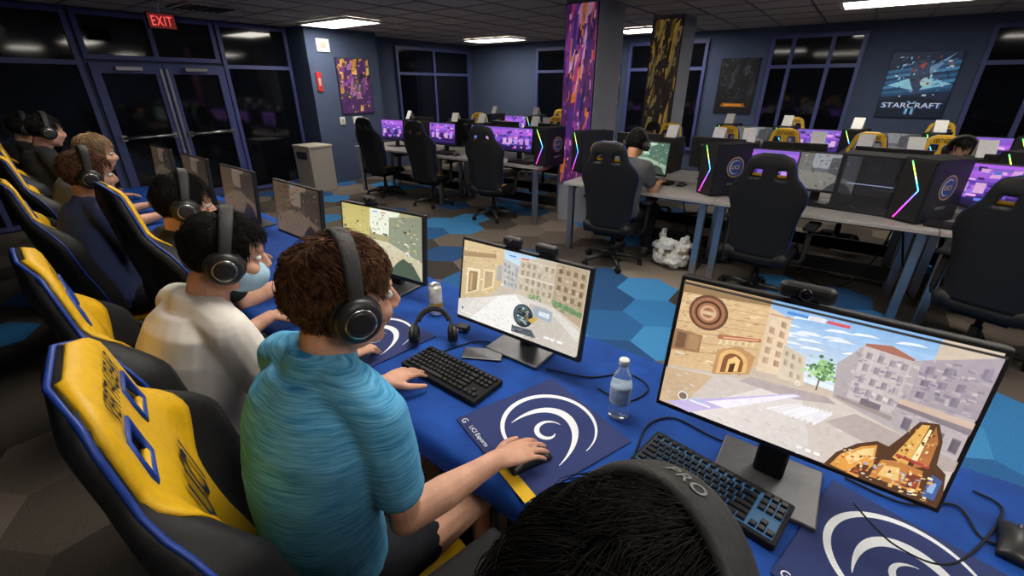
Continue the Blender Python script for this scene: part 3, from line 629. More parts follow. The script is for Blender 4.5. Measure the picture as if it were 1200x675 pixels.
def webcam(label,loc,w=.09,rz=0,lens=True):
    r=empty('webcam',loc=loc,rz=rz,label=label,cat='webcam')
    mb=MB(); mb.box((0,0,.02),(w,.03,.034),bev=.012,seg=3); mb.build('body',M['black_plastic'],r)
    mb=MB(); mb.box((0,.008,.002),(w*.5,.05,.008),bev=.002); mb.box((0,.03,-.02),(w*.4,.008,.04),bev=.002); mb.build('clip',M['matte_black'],r)
    if lens:
        T=Matrix.Translation((0,-.0155,.02))@Matrix.Rotation(PI/2,4,'X'); mb=MB(); mb.lathe([(.012,-.002),(.012,.004),(.009,.005)],16,T); mb.build('lens',M['lens'],r)
webcam('wide black webcam on top of the largest monitor',(.0,1.012,1.259),.1)
webcam('black webcam on the monitor of the blue shirted player, left of two',(-.87,1.19,1.146),.075)
webcam('small black sensor bar on the same monitor, right of two',(-.73,1.19,1.146),.085,lens=False)
webcam('small webcam on the yellow green monitor',(-1.75,1.26,1.158),.07)
# keyboards
keymesh={}
def keyboard(label,loc,rz,glow,group,simple=False):
    r=empty('keyboard',loc=loc,rz=rz,label=label,cat='keyboard',group=group)
    mb=MB(); mb.box((0,0,.011),(.355,.145,.02),bev=.004); mb.build('case',M['matte_black'],r)
    mb=MB(); mb.box((0,-.004,.0215),(.335,.118,.002)); mb.build('key_plate',M['key_glow'] if glow else M['matte_black'],r)
    rows=[[1]*13,[1]*13+[2],[1.5]+[1]*12+[1.5],[1.75]+[1]*11+[2.25],[2.25]+[1]*10+[2.75],[1.25,1.25,1.25,6.25,1.25,1.25,1.25,1.25]]
    u=.0183; mbk=MB() if simple else None
    K=lambda x,y,w:(mbk.box((x,y,.026),(w*u-.002,.0156,.009)) if simple else key(r,x,y,w))
    for j,row in enumerate(rows):
        y=.05-.0195*j-(.004 if j else 0); x=-.166; sp=2/12 if j==0 else 0
        for wd in row:
            K(x+wd*u/2,y,wd); x+=wd*u+(sp*u)
        x=-.166+15.25*u
        if j in (0,1,2):
            for k in range(3): K(x+u/2+k*u,y,1)
        elif j==4: K(x+1.5*u,y,1)
        elif j==5:
            for k in range(3): K(x+u/2+k*u,y,1)
    if simple: o=mbk.build('keycaps',M['keycap'],r); o['kind']='stuff'
    return r
def key(r,x,y,w):
    if w not in keymesh:
        a=w*.0183/2-.0011; b=.0078; mb=MB()
        vs=[(-a,-b,0),(a,-b,0),(a,b,0),(-a,b,0),(-a+.002,-b+.0015,.009),(a-.002,-b+.0015,.009),(a-.002,b-.002,.009),(-a+.002,b-.002,.009)]
        mb.add(vs,[[3,2,1,0],[4,5,6,7],[0,1,5,4],[1,2,6,5],[2,3,7,6],[3,0,4,7]],False); keymesh[w]=mb.mesh('keycap',M['keycap'])
    o=bpy.data.objects.new('keycap',keymesh[w]); COL.objects.link(o); o.parent=r; o.location=(x,y,.0215)
GK='compact black keyboards'
keyboard('compact black keyboard under the left hand of the blue shirted player',(-.93,.905,TZ),R(-2),False,GK)
keyboard('compact keyboard with blue backlight under the largest monitor',(-.085,.945,TZ),R(-9),True,GK)
def deskmat(label,loc,rz,w,h):
    r=empty('desk_mat',loc=loc,rz=rz,label=label,cat='desk mat',group='navy desk mats with white emblem')
    mb=MB(); mb.box((0,0,.0015),(w,h,.003),bev=.001); mb.build('pad',M['navy_rubber'],r)
    p=Pic(w,h); p.rect(.005,.005,.995,.995,'#1a2a62'); p.emblem(.5,.58,.138,'#dfe3ea'); p.rect(.0,.0,1,.085,'#142256'); p.text('UCI Esports',.28,.05,.018,'#dfe5f0')
    p.text('G',.06,.05,.019,'#dfe5f0')
    p.poly([(.52,.0),(.59,.095),(.67,.095),(.60,.0)],'#e4e6ea'); p.poly([(.62,.0),(.69,.095),(1,.095),(1,.0)],'#d8ae1c')
    mb=MB(); p.put(mb,Matrix.Translation((0,0,.0031))@UPM); mb.build('print',M['mat_print'],r)
deskmat('navy desk mat with white emblem under the mouse hand of the blue shirted player',(-.53,.865,TZ),R(-20),.36,.37)
deskmat('navy desk mat with white emblem at lower right below the largest monitor',(.30,.93,TZ),R(-14),.36,.37)
deskmat('navy desk mat with white emblem left of the headset on the table',(-1.36,.90,TZ),R(-6),.36,.37)
def mouse(label,loc,rz):
    r=empty('mouse',loc=loc,rz=rz,label=label,cat='mouse')
    def top(u,v): return V((u*(.031-.005*math.sin(PI*v)),-.062+.124*v,.004+.034*(math.sin(PI*min(1,.1+v*.85))**.7)*(1-.55*u*u)))
    mb=MB(); gridsolid(mb,8,10,lambda u,v:True,top,lambda u,v:V((u*.028,-.058+.116*v,.001))); mb.build('shell',M['black_plastic'],r)
    mb=MB(); mb.lathe([(.007,-.003),(.009,-.002),(.009,.002),(.007,.003)],12,Matrix.Translation((0,.032,.03))@Matrix.Rotation(PI/2,4,'Y')); mb.build('scroll_wheel',M['gunmetal'],r)
mouse('black mouse under the right hand of the blue shirted player',(-.494,.742,TZ+.0035),R(-24))
mouse('black mouse at the right edge of the blue cloth',atz(1188,640,TZ),R(-10))
b=atz(724,486,TZ)
r=empty('water_bottle',loc=(b.x,b.y,TZ),label='clear plastic water bottle between the two front monitors',cat='bottle')
mb=MB(); mb.lathe([(.024,0),(.031,.006),(.031,.03),(.029,.036),(.031,.042),(.031,.12),(.029,.13),(.024,.15),(.013,.172),(.0125,.186)],28); mb.build('body',M['pet'],r)
mb=MB(); mb.lathe([(.0315,.055),(.0318,.056),(.0318,.112),(.0315,.113)],28); mb.build('label',M['label_blue'],r)
mb=MB(); mb.lathe([(.0145,.184),(.0148,.186),(.0148,.200),(.0135,.202)],20); mb.build('cap',M['white'],r)
b=atz(512,368,TZ)
r=empty('drink_can',loc=(b.x,b.y,TZ),label='cream and gold drink can on the blue cloth',cat='can')
mb=MB(); mb.lathe([(.021,0),(.028,.008),(.0285,.012),(.0285,.128),(.023,.142)],28); mb.build('body',M['can'],r)
mb=MB(); mb.lathe([(.0288,.04),(.029,.041),(.029,.062),(.0288,.063)],28); mb.build('gold_band',M['gold'],r)
mb=MB(); mb.lathe([(.023,.141),(.0238,.146),(.021,.146),(.02,.143)],28); mb.box((.004,0,.146),(.018,.011,.0015)); mb.build('lid',M['silver'],r)
b=atz(566,416,TZ)
r=empty('mobile_phone',loc=(b.x,b.y,TZ),rz=R(-62),label='dark mobile phone lying behind the keyboard',cat='phone')
mb=MB(); mb.box((0,0,.004),(.073,.15,.008),bev=.003); mb.build('body',M['gunmetal'],r)
mb=MB(); mb.box((0,0,.0084),(.066,.142,.0012)); mb.build('glass_back',M['gunmetal'],r)
b=atz(542,387,TZ); r=empty('usb_hub',loc=(b.x,b.y,TZ),rz=.3,label='small black box between the headset and the phone',cat='adapter')
mb=MB(); mb.box((0,0,.012),(.055,.04,.024),bev=.004); mb.build('case',M['black_plastic'],r); mb=MB(); mb.box((0,-.021,.012),(.02,.003,.008)); mb.build('port',M['silver'],r)
def spline(P,k_=8):
    out=[]
    for i in range(len(P)-1):
        p0=P[max(0,i-1)];p1=P[i];p2=P[i+1];p3=P[min(len(P)-1,i+2)]
        for k in range(k_):
            t=k/k_; out.append(.5*((2*p1)+(p2-p0)*t+(2*p0-5*p1+4*p2-p3)*t*t+(3*p1-p0-3*p2+p3)*t**3))
    out.append(P[-1]); return out
def cable(label,pts,r=.0028,group=None):
    P=[atz(p[0],p[1],TZ+r) if len(p)==2 else V(p) for p in pts]
    mb=MB(); mb.tube(spline(P),r,6); tag(mb.build('cable',M['matte_black']),label,'cable',group)
cable('black cable curling from the pale street monitor towards the bottle',[(640,432),(690,442),(735,438),(760,455),(735,470),(700,455)])
cable('black cable running along the keyboard with blue backlight',[(745,530),(760,498),(790,490),(835,512),(870,525)])
cable('black cable looping on the cloth right of the largest monitor stand',[(990,560),(1060,590),(1120,592),(1150,630),(1185,640)])
cable('black cable lying below the looping one at lower right',[(1000,590),(1050,640),(1120,660),(1175,600),(1140,575)])
cable('black cable between the phone and the headset',[(505,418),(530,408),(560,400),(585,405),(610,420)])
# ---------------------------------------------------------------- people
def head_M(pos,yaw=0,pitch=0,roll=0):
    return Matrix.Translation(pos)@Matrix.Rotation(yaw,4,'Z')@Matrix.Rotation(-pitch,4,'X')@Matrix.Rotation(roll,4,'Y')
def add_head(mb,T):
    mb.ell((0,-.008,.03),(.077,.097,.092),T,20,14); mb.ell((0,.028,-.035),(.062,.066,.08),T,18,12); mb.ell((0,.062,-.098),(.026,.024,.02),T); mb.ell((0,.02,-.07),(.055,.055,.045),T)
    mb.ell((0,.078,.028),(.048,.02,.014),T); 
    for s in (-1,1):
        mb.ell((s*.038,.066,-.03),(.026,.024,.022),T); mb.ell((s*.08,-.008,-.012),(.010,.021,.033),T); mb.ell((s*.05,.01,-.075),(.018,.035,.025),T)
    mb.tube([T@V((0,.088,.016)),T@V((0,.106,-.012)),T@V((0,.116,-.03))],[.009,.011,.012],8); mb.ell((0,.105,-.034),(.018,.014,.009),T)
    mb.ell((0,.090,-.058),(.024,.011,.006),T); mb.ell((0,.088,-.069),(.021,.011,.007),T)
def hand(mb,wr,fwd,up,side,curl=.35,spread=.06):
    f=V(fwd).normalized(); u=(V(up)-f*V(up).dot(f)).normalized(); x=f.cross(u)
    rs=[]
    for d,w,t in ((-.02,.027,.021),(0,.028,.019),(.03,.036,.017),(.06,.041,.015),(.082,.040,.012),(.09,.034,.009)):
        c=V(wr)+f*d; rs.append([c+x*w*math.cos(2*PI*k/14)+u*t*math.sin(2*PI*k/14) for k in range(14)])
    mb.rings(rs)
    for i in range(4):
        L=(.072,.08,.075,.058)[i]; r0=(.0088,.009,.0086,.0076)[i]
        p=V(wr)+f*(.078,.084,.081,.072)[i]+x*side*(-.0305+.0205*i); a=-.05; sp=(i-1.5)*spread*side; pts=[p-f*.01];rr=[r0]
        pts.append(p); rr.append(r0*1.03)
        for s,fr in enumerate((.45,.3,.25)):
            a+=curl*(.8,1.1,.8)[s]; d=(f*math.cos(sp)+x*math.sin(sp))*math.cos(a)-u*math.sin(a)
            p=p+d*L*fr; pts.append(p); rr.append(r0*(.97,.9,.72)[s])
        mb.tube(pts,rr,10); mb.ell(pts[-1],rr[-1]*.98,None,10,6)
    p=V(wr)+f*.018-x*side*.024-u*.004; pts=[p];rr=[.014]
    for s,(L,aa) in enumerate(((.045,.75),(.032,.45),(.026,.25))):
        d=f*math.cos(aa)-x*side*math.sin(aa)-u*.22; p=p+d*L; pts.append(p); rr.append((.0115,.010,.008)[s])
    mb.tube(pts,rr,10); mb.ell(pts[-1],.008,None,10,6)
def limb(mb,p,q,r0,rm,r1):
    p=V(p);q=V(q); mb.tube([p.lerp(q,t) for t in (0,.2,.4,.6,.8,1)],[r0,(r0+rm)/2*1.02,rm*1.02,(rm*.55+r1*.45)*1.02,(rm*.2+r1*.8),r1],14); mb.ell(p,r0,None,14,8); mb.ell(q,r1,None,14,8)
TOR=[(-.17,.10,.08),(-.12,.155,.11),(0,.172,.125),(.15,.160,.12),(.35,.157,.117),(.55,.168,.120),(.74,.182,.118),(.88,.165,.10),(.97,.10,.075),(1.03,.062,.06)]
def torso(mb,pv,nb,t0,t1,inf=0,hunch=.036,sc=1):
    ax=(nb-pv); lat=V((1,0,0)); dep=ax.normalized().cross(lat)
    rs=[]
    for t,rx,ry in TOR:
        if t<t0 or t>t1: continue
        c=pv+ax*t-V((0,1,0))*(hunch*math.sin(PI*max(0,min(1,t*.9))))
        rs.append([c+lat*(rx*sc+inf)*math.cos(2*PI*k/24)+dep*(ry*sc+inf)*math.sin(2*PI*k/24) for k in range(24)])
    mb.rings(rs)
HR=V((.081,.101,.096)); HC=V((0,-.008,.03))
def hair(T,n,seed,mat_,parent,length=.05,rad=.003,lift=.10,nape=-.05,fringe=.07,messy=.5,thick=1.04,seg=4,bulk=0,side=.022,crown=(0,-.35,.93)):
    rd=random.Random(seed); mb=MB(); cr=V(crown).normalized()
    def ok(p): 
        if p.y>.05: return p.z>fringe
        if p.y>-.015: return p.z>side
        return p.z>nape
    nn,mm=28,20; vs=[];idx={};fs=[]
    def d_(i,j):
        t=PI*i/mm; a=2*PI*j/nn; return V((math.sin(t)*math.cos(a),math.sin(t)*math.sin(a),math.cos(t)))
    def pt(d,k):
        if k!=1: k+=bulk*sm((.05-d.y)/.6)
        return HC+V((d.x*HR.x,d.y*HR.y,d.z*HR.z))*k
    def gid(i,j):
        j%=nn; k=(i,j) if i else (0,0)
        if k not in idx: idx[k]=len(vs); vs.append(T@pt(d_(i,j),thick))
        return idx[k]
    for i in range(mm):
        for j in range(nn):
            t=PI*(i+.5)/mm;a=2*PI*(j+.5)/nn; d=V((math.sin(t)*math.cos(a),math.sin(t)*math.sin(a),math.cos(t)))
            if ok(pt(d,1)):
                f=[gid(i,j),gid(i+1,j),gid(i+1,j+1),gid(i,j+1)]
                if i==0: f=[f[0],f[1],f[2]]
                fs.append(f)
    mb.add(vs,fs,True)
    cl=[]
    for _ in range(110):
        d=V((rd.gauss(0,1),rd.gauss(0,1),rd.gauss(0,1))).normalized(); cl.append((d,V((rd.gauss(0,messy),rd.gauss(0,messy),rd.gauss(0,messy*.6))),rd.uniform(.3,1.7)))
    k=0
    while k<n:
        d=V((rd.gauss(0,1),rd.gauss(0,1),rd.gauss(0,1))).normalized()
        if not ok(pt(d,1)): continue
        k+=1
        tg=d-cr; tg=(tg-d*tg.dot(d)); 
        if tg.length<.05: tg=V((rd.uniform(-1,1),rd.uniform(-1,1),0))
        tg.normalize()
        ws=sorted(cl,key=lambda c:-c[0].dot(d))[:2]; wv=[max(1e-3,c[0].dot(d)-.86)**2 for c in ws]; tw=sum(wv)
        cv=V((0,0,0)); clf=0
        for c,wq in zip(ws,wv): cv+=c[1]*(wq/tw); clf+=c[2]*wq/tw
        tg=(tg+cv+V((rd.gauss(0,.2),rd.gauss(0,.2),rd.gauss(0,.15)))); tg=(tg-d*tg.dot(d)).normalized()
        L=length*rd.uniform(.5,1.3); lf=lift*rd.uniform(.3,1.15)*clf; pts=[];rr=[]
        for s in range(seg+1):
            q=s/seg; dd=(d+tg*(q*L/.09)).normalized(); pts.append(T@pt(dd,thick-.015+lf*math.sin(q*2.3)*.6+(.02*q if s else 0))); rr.append(rad*(1-.85*q**1.5))
        mb.tube(pts,rr,3)
    return mb.build('hair',mat_,parent)
def seated(label,x,y,seat=.5,rz=0,lean=.03,hd=(0,.10,.80),yaw=0,pitch=.15,wl=(-.25,.36,.80),wr=(.25,.36,.80),el=(-.235,.13,.29),er=(.235,.13,.29),fl=(0,1,-.1),fr=(0,1,-.1),skin='skin',shirt='shirt_black',sleeve=.62,pants='denim',plen=1.0,vox=.008,hairm='black_hair',hn=260,hl=.05,hr=.0035,lift=.1,mask=False,group=None,curl=.35,messy=.5,sc=1,nape=-.065,wrinkle=.008,thick=1.04,bulk=0,side=.022,crown=(0,-.35,.93),slr=.064,col=0,fringe=.07):
    r=empty('person',loc=(x,y,0),rz=rz,label=label,cat='person',group=group)
    nz=seat+hd[2]-.122
    pv=V((0,0,seat+.105)); nb=V((hd[0]*.6,lean,nz)); sh={s:V((s*.186*sc+hd[0]*.3,lean,nz-.062)) for s in (-1,1)}
    E={-1:V((el[0],el[1],seat+el[2])),1:V((er[0],er[1],seat+er[2]))}; W={-1:V(wl),1:V(wr)}; FD={-1:fl,1:fr}
    hip={s:V((s*.095,.03,seat+.085)) for s in(-1,1)}; kn={s:V((s*.15,.44,seat+.05)) for s in(-1,1)}; an={s:V((s*.15,.40,.10)) for s in(-1,1)}
    T=head_M(V((hd[0],hd[1],seat+hd[2])),yaw,pitch)
    mb=MB(); torso(mb,pv,nb,-1,.9,-.004,sc=sc); mb.tube([nb-V((0,0,.08)),nb.lerp(T@V((0,-.02,-.03)),.5),T@V((0,-.015,-.02))],[.062,.056,.055],14)
    add_head(mb,T)
    for s in (-1,1):
        limb(mb,sh[s],E[s],.05,.046,.037); limb(mb,E[s],W[s],.039,.04,.026); mb.tube([nb-V((0,0,.055)),sh[s]],[.05,.05],12)
        hand(mb,W[s],FD[s],(0,.1,1),s,curl)
        limb(mb,hip[s],kn[s],.082,.075,.055); limb(mb,kn[s],an[s],.055,.055,.036); limb(mb,an[s]+V((0,-.03,-.05)),an[s]+V((0,.13,-.06)),.036,.038,.028)
    organic(mb,vox,3,'body',M[skin],r)
    mb=MB(); torso(mb,pv,nb,-.13,.98,.016,sc=sc)
    for s in (-1,1):
        mb.tube([nb-V((0,.010,.042-col)),nb.lerp(sh[s],.5)-V((0,.006,.016-col*.6)),sh[s]],[.068,.067,slr],12); q=sh[s].lerp(E[s],min(1,sleeve)); limb(mb,sh[s],q,slr,slr,slr*.97)
        if sleeve>1: limb(mb,E[s],E[s].lerp(W[s],sleeve-1),.055,.05,.04)
    mb.lathe([(.05,-.05),(.080,-.045),(.073,-.005+col),(.0675,.014+col),(.05,.016+col)],22,Matrix.Translation(nb+V((0,-.002,-.002)))@Matrix.Rotation(-.25,4,'X'))
    organic(mb,max(.006,vox),4,'shirt',M[shirt],r,wrinkle,.13)
    mb=MB(); torso(mb,pv,nb,-.18,.02,.012,sc=sc)
    for s in (-1,1):
        limb(mb,hip[s],hip[s].lerp(kn[s],min(1,plen)),.096,.09,.078)
        if plen>=1: limb(mb,kn[s],kn[s].lerp(an[s],.9),.075,.068,.055)
    organic(mb,max(.009,vox),3,'trousers' if plen>=1 else 'shorts',M[pants],r,.012,.08)
    for s in (-1,1):
        mb=MB(); a=an[s]; mb.ell((a.x,a.y+.02,.045),(.045,.075,.045)); mb.ell((a.x,a.y+.1,.035),(.046,.085,.034)); mb.ell((a.x,a.y-.03,.05),(.042,.05,.05)); organic(mb,.01,2,'shoe',M['shoe'],r)
    hair(T,hn,int(abs(x*100))+3,M[hairm],r,hl,hr,lift,messy=messy,nape=nape,thick=thick,bulk=bulk,side=side,crown=crown,fringe=fringe)
    for s in (-1,1):
        mb=MB(); mb.ell((s*.033,.081,.004),(.014,.012,.009),T,12,8); e=mb.build('eye',M['eye'],r); mb=MB(); mb.ell((s*.033,.0905,.004),(.006,.004,.006),T,10,6); mb.build('iris',M['iris'],e)
    if mask:
        mb=MB(); mb.ell((0,.047,-.060),(.066,.074,.058),T,18,12); organic(mb,.006,2,'face_mask',M['mask'],r,label='pale blue face mask')
    bpy.context.view_layer.update()
    return r,Matrix.Translation((x,y,0))@Matrix.Rotation(rz,4,'Z')@T
def headset(label,T,text=None,group=None,mic=True,k=1,rx=.101,rz_=.132,sc=1,tilt=0):
    r=empty('headset',Mx=T,label=label,cat='headset',group=group); r.scale=(sc,sc,sc)
    BT=Matrix.Translation((0,0,-.012))@Matrix.Rotation(-tilt,4,'X')@Matrix.Translation((0,0,.012))
    def strip(rx,rz_,w,t,a0,a1,n=28):
        mb=MB(); rs=[]
        for i in range(n+1):
            a=R(a0+(a1-a0)*i/n); c=V((rx*math.cos(a),-.005,.01+rz_*math.sin(a))); nn=V((math.cos(a),0,math.sin(a)))
            ww=w*(.75+.25*math.sin(PI*i/n)); rs.append([BT@(c+nn*(t*math.copysign(abs(math.sin(2*PI*q/16))**.7,math.sin(2*PI*q/16)))+V((0,ww*math.copysign(abs(math.cos(2*PI*q/16))**.6,math.cos(2*PI*q/16)),0))) for q in range(16)])
        mb.rings(rs); return mb
    hb=strip(rx,rz_,.019*k,.008*k,-4,184).build('headband',M['band_grey'],r)
    strip(rx-.011,rz_-.010,.016*k,.009*k,25,155).build('headband_padding',M['earcloth'],hb)
    if text:
        mb=MB(); vs,fs,ar=TX(text,.01); hgt=.016; P=[]
        for a_,b_ in vs:
            an=PI/2+.06-a_*hgt/rz_; P.append(BT@(V((rx*math.cos(an),-.009+b_*hgt,.01+rz_*math.sin(an)))+V((math.cos(an),0,math.sin(an)))*(.008*k+.0009)))
        mb.add(P,fs,False); mb.build('lettering',M['letter_grey'],hb)
    for s in (-1,1):
        Tc=Matrix.Translation((s*.083,-.003,-.012))@Matrix.Rotation(s*PI/2,4,'Y')
        mb=MB(); mb.lathe([(.03,.012),(.047,.014),(.048,.03),(.042,.04),(.03,.042)],28,Tc); c=mb.build('ear_cup',M['black_plastic'],r)
        mb=MB(); mb.tube([Tc@V((.036*math.cos(2*PI*i/20),.042*math.sin(2*PI*i/20),.006)) for i in range(20)],.013,8,closed=True); mb.build('ear_cushion',M['earcloth'],c)
        mb=MB(); mb.lathe([(.028,.0415),(.0315,.0425),(.0315,.044),(.0285,.0445)],28,Tc); mb.build('cup_ring',M['chrome'],c)
        mb=MB(); mb.lathe([(.018,.0435),(.0275,.0437),(.0275,.0447),(.018,.0449)],28,Tc); mb.build('cup_plate',M['black_plastic'],c)
        mb=MB(); mb.tube([BT@V((s*rx,-.005,.02)),V((s*.116,-.005,.0)),V((s*.118,-.005,-.012))],[.008,.008,.008],8); mb.build('yoke',M['gunmetal'],c)
    if mic:
        mb=MB(); mb.tube([(-.1,.02,-.035),(-.1,.07,-.06),(-.075,.11,-.075),(-.05,.118,-.075)],[.003,.003,.003,.007],8); mb.build('microphone',M['matte_black'],r)
    return r
GH='headsets worn along the blue row'
p1,T1=seated('person in heather blue t-shirt leaning to the screen, hand on a mouse',-.79,.325,seat=.5,lean=.07,hd=(.02,.135,.765),yaw=R(-18),pitch=.12,
   wr=(.262,.33,.80),wl=(-.225,.37,.80),er=(.190,.09,.285),el=(-.235,.14,.29),fr=(.43,1,-.10),fl=(.02,1,-.12),shirt='shirt_blue',sleeve=.64,pants='denim',plen=.36,vox=.0042,hairm='brown_hair',hn=7000,hl=.055,hr=.0012,lift=.24,curl=.24,messy=1.0,sc=.92,nape=-.10,wrinkle=.020,thick=1.0,slr=.060,col=.014,fringe=.085,side=.035)
headset('black headset with silver ring on the brown haired player in blue',T1,k=1,group=GH,sc=.96)
p0,T0=seated('person with black hair seen from above at the bottom edge',-.065,.14,seat=.5,lean=.05,hd=(0,.11,.722),yaw=R(-27),pitch=.25,wr=(.14,.30,.645),wl=(-.14,.30,.645),er=(.25,.08,.27),el=(-.25,.08,.27),shirt='shirt_black',sleeve=1.7,vox=.007,hn=11000,hl=.055,hr=.0008,lift=.20,messy=1.0,thick=1.04,bulk=.13,nape=-.08,side=-.02,crown=(.2,.65,.8))
headset('large charcoal headset with lettering on its headband, bottom edge',T0@Matrix.Translation((0,.010,-.002)),k=1.3,text='PRO',group=GH,rx=.098,rz_=.129,tilt=.16)
p2,T2=seated('person in white t-shirt and pale blue mask',-1.50,.35,lean=.06,seat=.46,hd=(.05,.16,.735),pitch=.25,yaw=R(-24),shirt='shirt_white',sleeve=.7,vox=.006,mask=True,hn=3000,hr=.0014,wrinkle=.010,messy=.8,hl=.05,lift=.2,col=.012)
headset('black headset on the masked player in white',T2,group=GH)
p3,T3=seated('person in black shirt next to the player in white',-2.31,.62,lean=.03,seat=.46,hd=(.04,.07,.735),pitch=.22,yaw=R(-14),shirt='shirt_black',sleeve=.7,vox=.008,hn=1800,hr=.0017,messy=.8,lift=.16)
headset('black headset on the player in black shirt',T3,group=GH)
p4,T4=seated('person in navy t-shirt with large black headset',-3.2,.54,lean=.02,seat=.48,hd=(.0,.05,.755),shirt='shirt_navy',sleeve=.75,vox=.009,hn=900,hr=.0024,hairm='brown_hair',wr=(.2,.42,.80),wl=(-.2,.42,.80),yaw=R(-6))
headset('black headset on the player in navy t-shirt',T4,group=GH)
p5,T5=seated('person with dark blond hair behind the navy shirted player',-4.2,.66,lean=.08,seat=.48,hd=(.03,.19,.76),shirt='shirt_grey',sleeve=.7,vox=.011,hn=700,hr=.003,hairm='blond_hair',yaw=R(-15),wr=(.2,.5,.80),wl=(-.2,.5,.80))
p6,T6=seated('person in dark shirt behind the dark blond player',-5.25,.72,lean=.03,hd=(0,.1,.83),shirt='shirt_black',sleeve=.7,vox=.011,hn=400)
headset('black headset on the player behind the dark blond one',T6,group=GH)
p10,T10=seated('farthest person of the blue row, dark hair and black shirt',-6.1,.74,lean=.03,hd=(0,.08,.81),shirt='shirt_black',sleeve=.7,vox=.012,hn=400)
headset('black headset on the farthest player of the blue row',T10,group=GH)
for x,y,a,l,sc in ((-.785,.38,-13,'yellow chair with black wings behind the blue shirted player',1.0),(-.05,.10,-4,'chair of the black haired player at the bottom edge',1),(-1.53,.45,-5,'chair with yellow front behind the player in white',1),(-2.20,.79,-3,'chair with yellow front behind the player in black shirt',1.03),
    (-3.12,.60,-3,'chair with yellow front behind the player in navy',.98),(-3.98,.72,-3,'chair with yellow front behind the dark blond player',1.0),(-4.85,.80,-3,'chair with yellow front behind the farthest but one player',1.0),(-5.65,.88,-3,'chair with yellow front at the far end of the blue row',1.0)):
    place(chair0,(x,y,0),R(a),l,'chair',NEARG,sc)
b=atz(505,404,TZ)
Th=Matrix.Translation((b.x,b.y+.02,TZ+.050))@Matrix.Rotation(R(40),4,'Z')@Matrix.Rotation(R(-38),4,'X')
headset('black headset lying on the blue cloth next to the keyboard',Th,k=1.0,sc=.74,mic=False,rx=.096,rz_=.118)
# ---------------------------------------------------------------- grey desks
def desk(label,x0,x1,y0,y1,group,front=True):
    r=empty('desk',loc=((x0+x1)/2,(y0+y1)/2,0),label=label,cat='desk',group=group); w=x1-x0;d=y1-y0
    mb=MB(); mb.box((0,0,.725),(w-.006,d-.006,.03),bev=.004); mb.build('desktop',M['desk'],r)
    for sx in (-1,1):
        for sy in (-1,1):
            mb=MB(); mb.box((sx*(w/2-.08),sy*(d/2-.06),.355),(.06,.05,.71),bev=.004); mb.build('leg',M['silver'],r)
        mb=MB(); mb.box((sx*(w/2-.08),0,.69),(.05,d-.1,.04)); mb.build('crossbar',M['silver'],r)
    mb=MB(); mb.box((0,d/2-.05,.16),(w-.2,.03,.12)); mb.box((0,d/2-.05,.6),(w-.2,.03,.1)); mb.build('cable_tray',M['matte_black'],r)
GD='grey desks in the middle of the room'
DN=4.12
for k,x in enumerate((-2.36,-.86,.64,2.14)):
    desk(['grey desk next to the near pillar, with a seated person','grey desk left of the big black glass tower','grey desk at the right edge of the picture','grey desk past the right edge'][k],x,x+1.5,DN,DN+.74,GD)
    desk(['far side grey desk next to the near pillar','far side grey desk behind the middle chair','far side grey desk under the blue poster','far side grey desk past the right edge'][k],x,x+1.5,DN+.76,DN+1.5,GD)
DL=4.7
for k,x in enumerate((-6.75,-4.9)):
    desk(['grey desk on the left nearest the glass front','grey desk on the left nearest the pillar'][k],x,x+1.85,DL,DL+.74,GD)
    desk(['far side grey desk on the left nearest the glass front','far side grey desk on the left behind the purple screens'][k],x,x+1.85,DL+.76,DL+1.5,GD)
for k,x in enumerate((-6.9,-5.1,-1.6,.2,2.0)):
    desk('grey desk of the last row, '+['far left corner','left of the second pillar','right of the second pillar','below the blue poster','far right'][k],x,x+1.75,7.25,8.0,GD)
def make_tower():
    r=empty('computer_tower')
    mb=MB(); mb.box((0,0,.23),(.21,.42,.45),bev=.008); mb.build('case',M['matte_black'],r)
    mb=MB(); mb.box((0,-.213,.23),(.19,.01,.43),bev=.003)
    for k in range(8): mb.box((-.06,-.219,.06+.045*k),(.05,.003,.012))
    mb.build('front_panel',M['black_plastic'],r)
    cs=[V(H(c)) for c in ('#20e070','#d8e040','#40c8ff','#6a60ff','#d040ff','#ff3090')]; mb=MB()
    def seg(a,b,i0,i1,n=8):
        for i in range(n):
            t0,t1=i/n,(i+1)/n; p0=V(a).lerp(V(b),t0);p1=V(a).lerp(V(b),t1); d=(V(b)-V(a)).normalized(); nn=V((-d.y,d.x))*.0042
            f=i0+(i1-i0)*(t0+t1)/2; k=min(4,int(f)); c=cs[k].lerp(cs[k+1],f-k)
            mb.add([(p0.x-nn.x,-.2195,p0.y-nn.y),(p0.x+nn.x,-.2195,p0.y+nn.y),(p1.x+nn.x,-.2195,p1.y+nn.y),(p1.x-nn.x,-.2195,p1.y-nn.y)],[[0,1,2,3]],False,tuple(c))
    seg((-.05,.435),(.05,.24),0,2.5); seg((.05,.24),(-.05,.025),2.5,5)
    mb.build('light_strip',M['rgb'],r,'glowing green to pink light strip')
    p=Pic(.40,.43); p.rect(0,0,1,1,'#0c1022'); p.circ(.5,.56,.085,'#1d3f86',36); p.arc(.5,.56,.085,0,360,.009,'#b8922a',taper=False,n=48); p.arc(.5,.56,.058,40,300,.010,'#c4c8d0'); p.text('UCI',.5,.56,.034,'#d8b850',bold=.01); p.text('ESPORTS',.5,.22,.020,'#a8acb6')
    mb=MB(); p.put(mb,Matrix.Translation((.1055,0,.23))@RZ90); mb.build('side_panel',M['print'],r,'dark side panel with round gold and blue badge')
    mb=MB(); mb.box((0,.212,.33),(.16,.008,.12)); mb.lathe([(.045,0),(.05,.003),(.05,.006),(.04,.008)],20,Matrix.Translation((.03,.214,.34))@Matrix.Rotation(-PI/2,4,'X')); mb.build('rear_fan',M['gunmetal'],r)
    return r
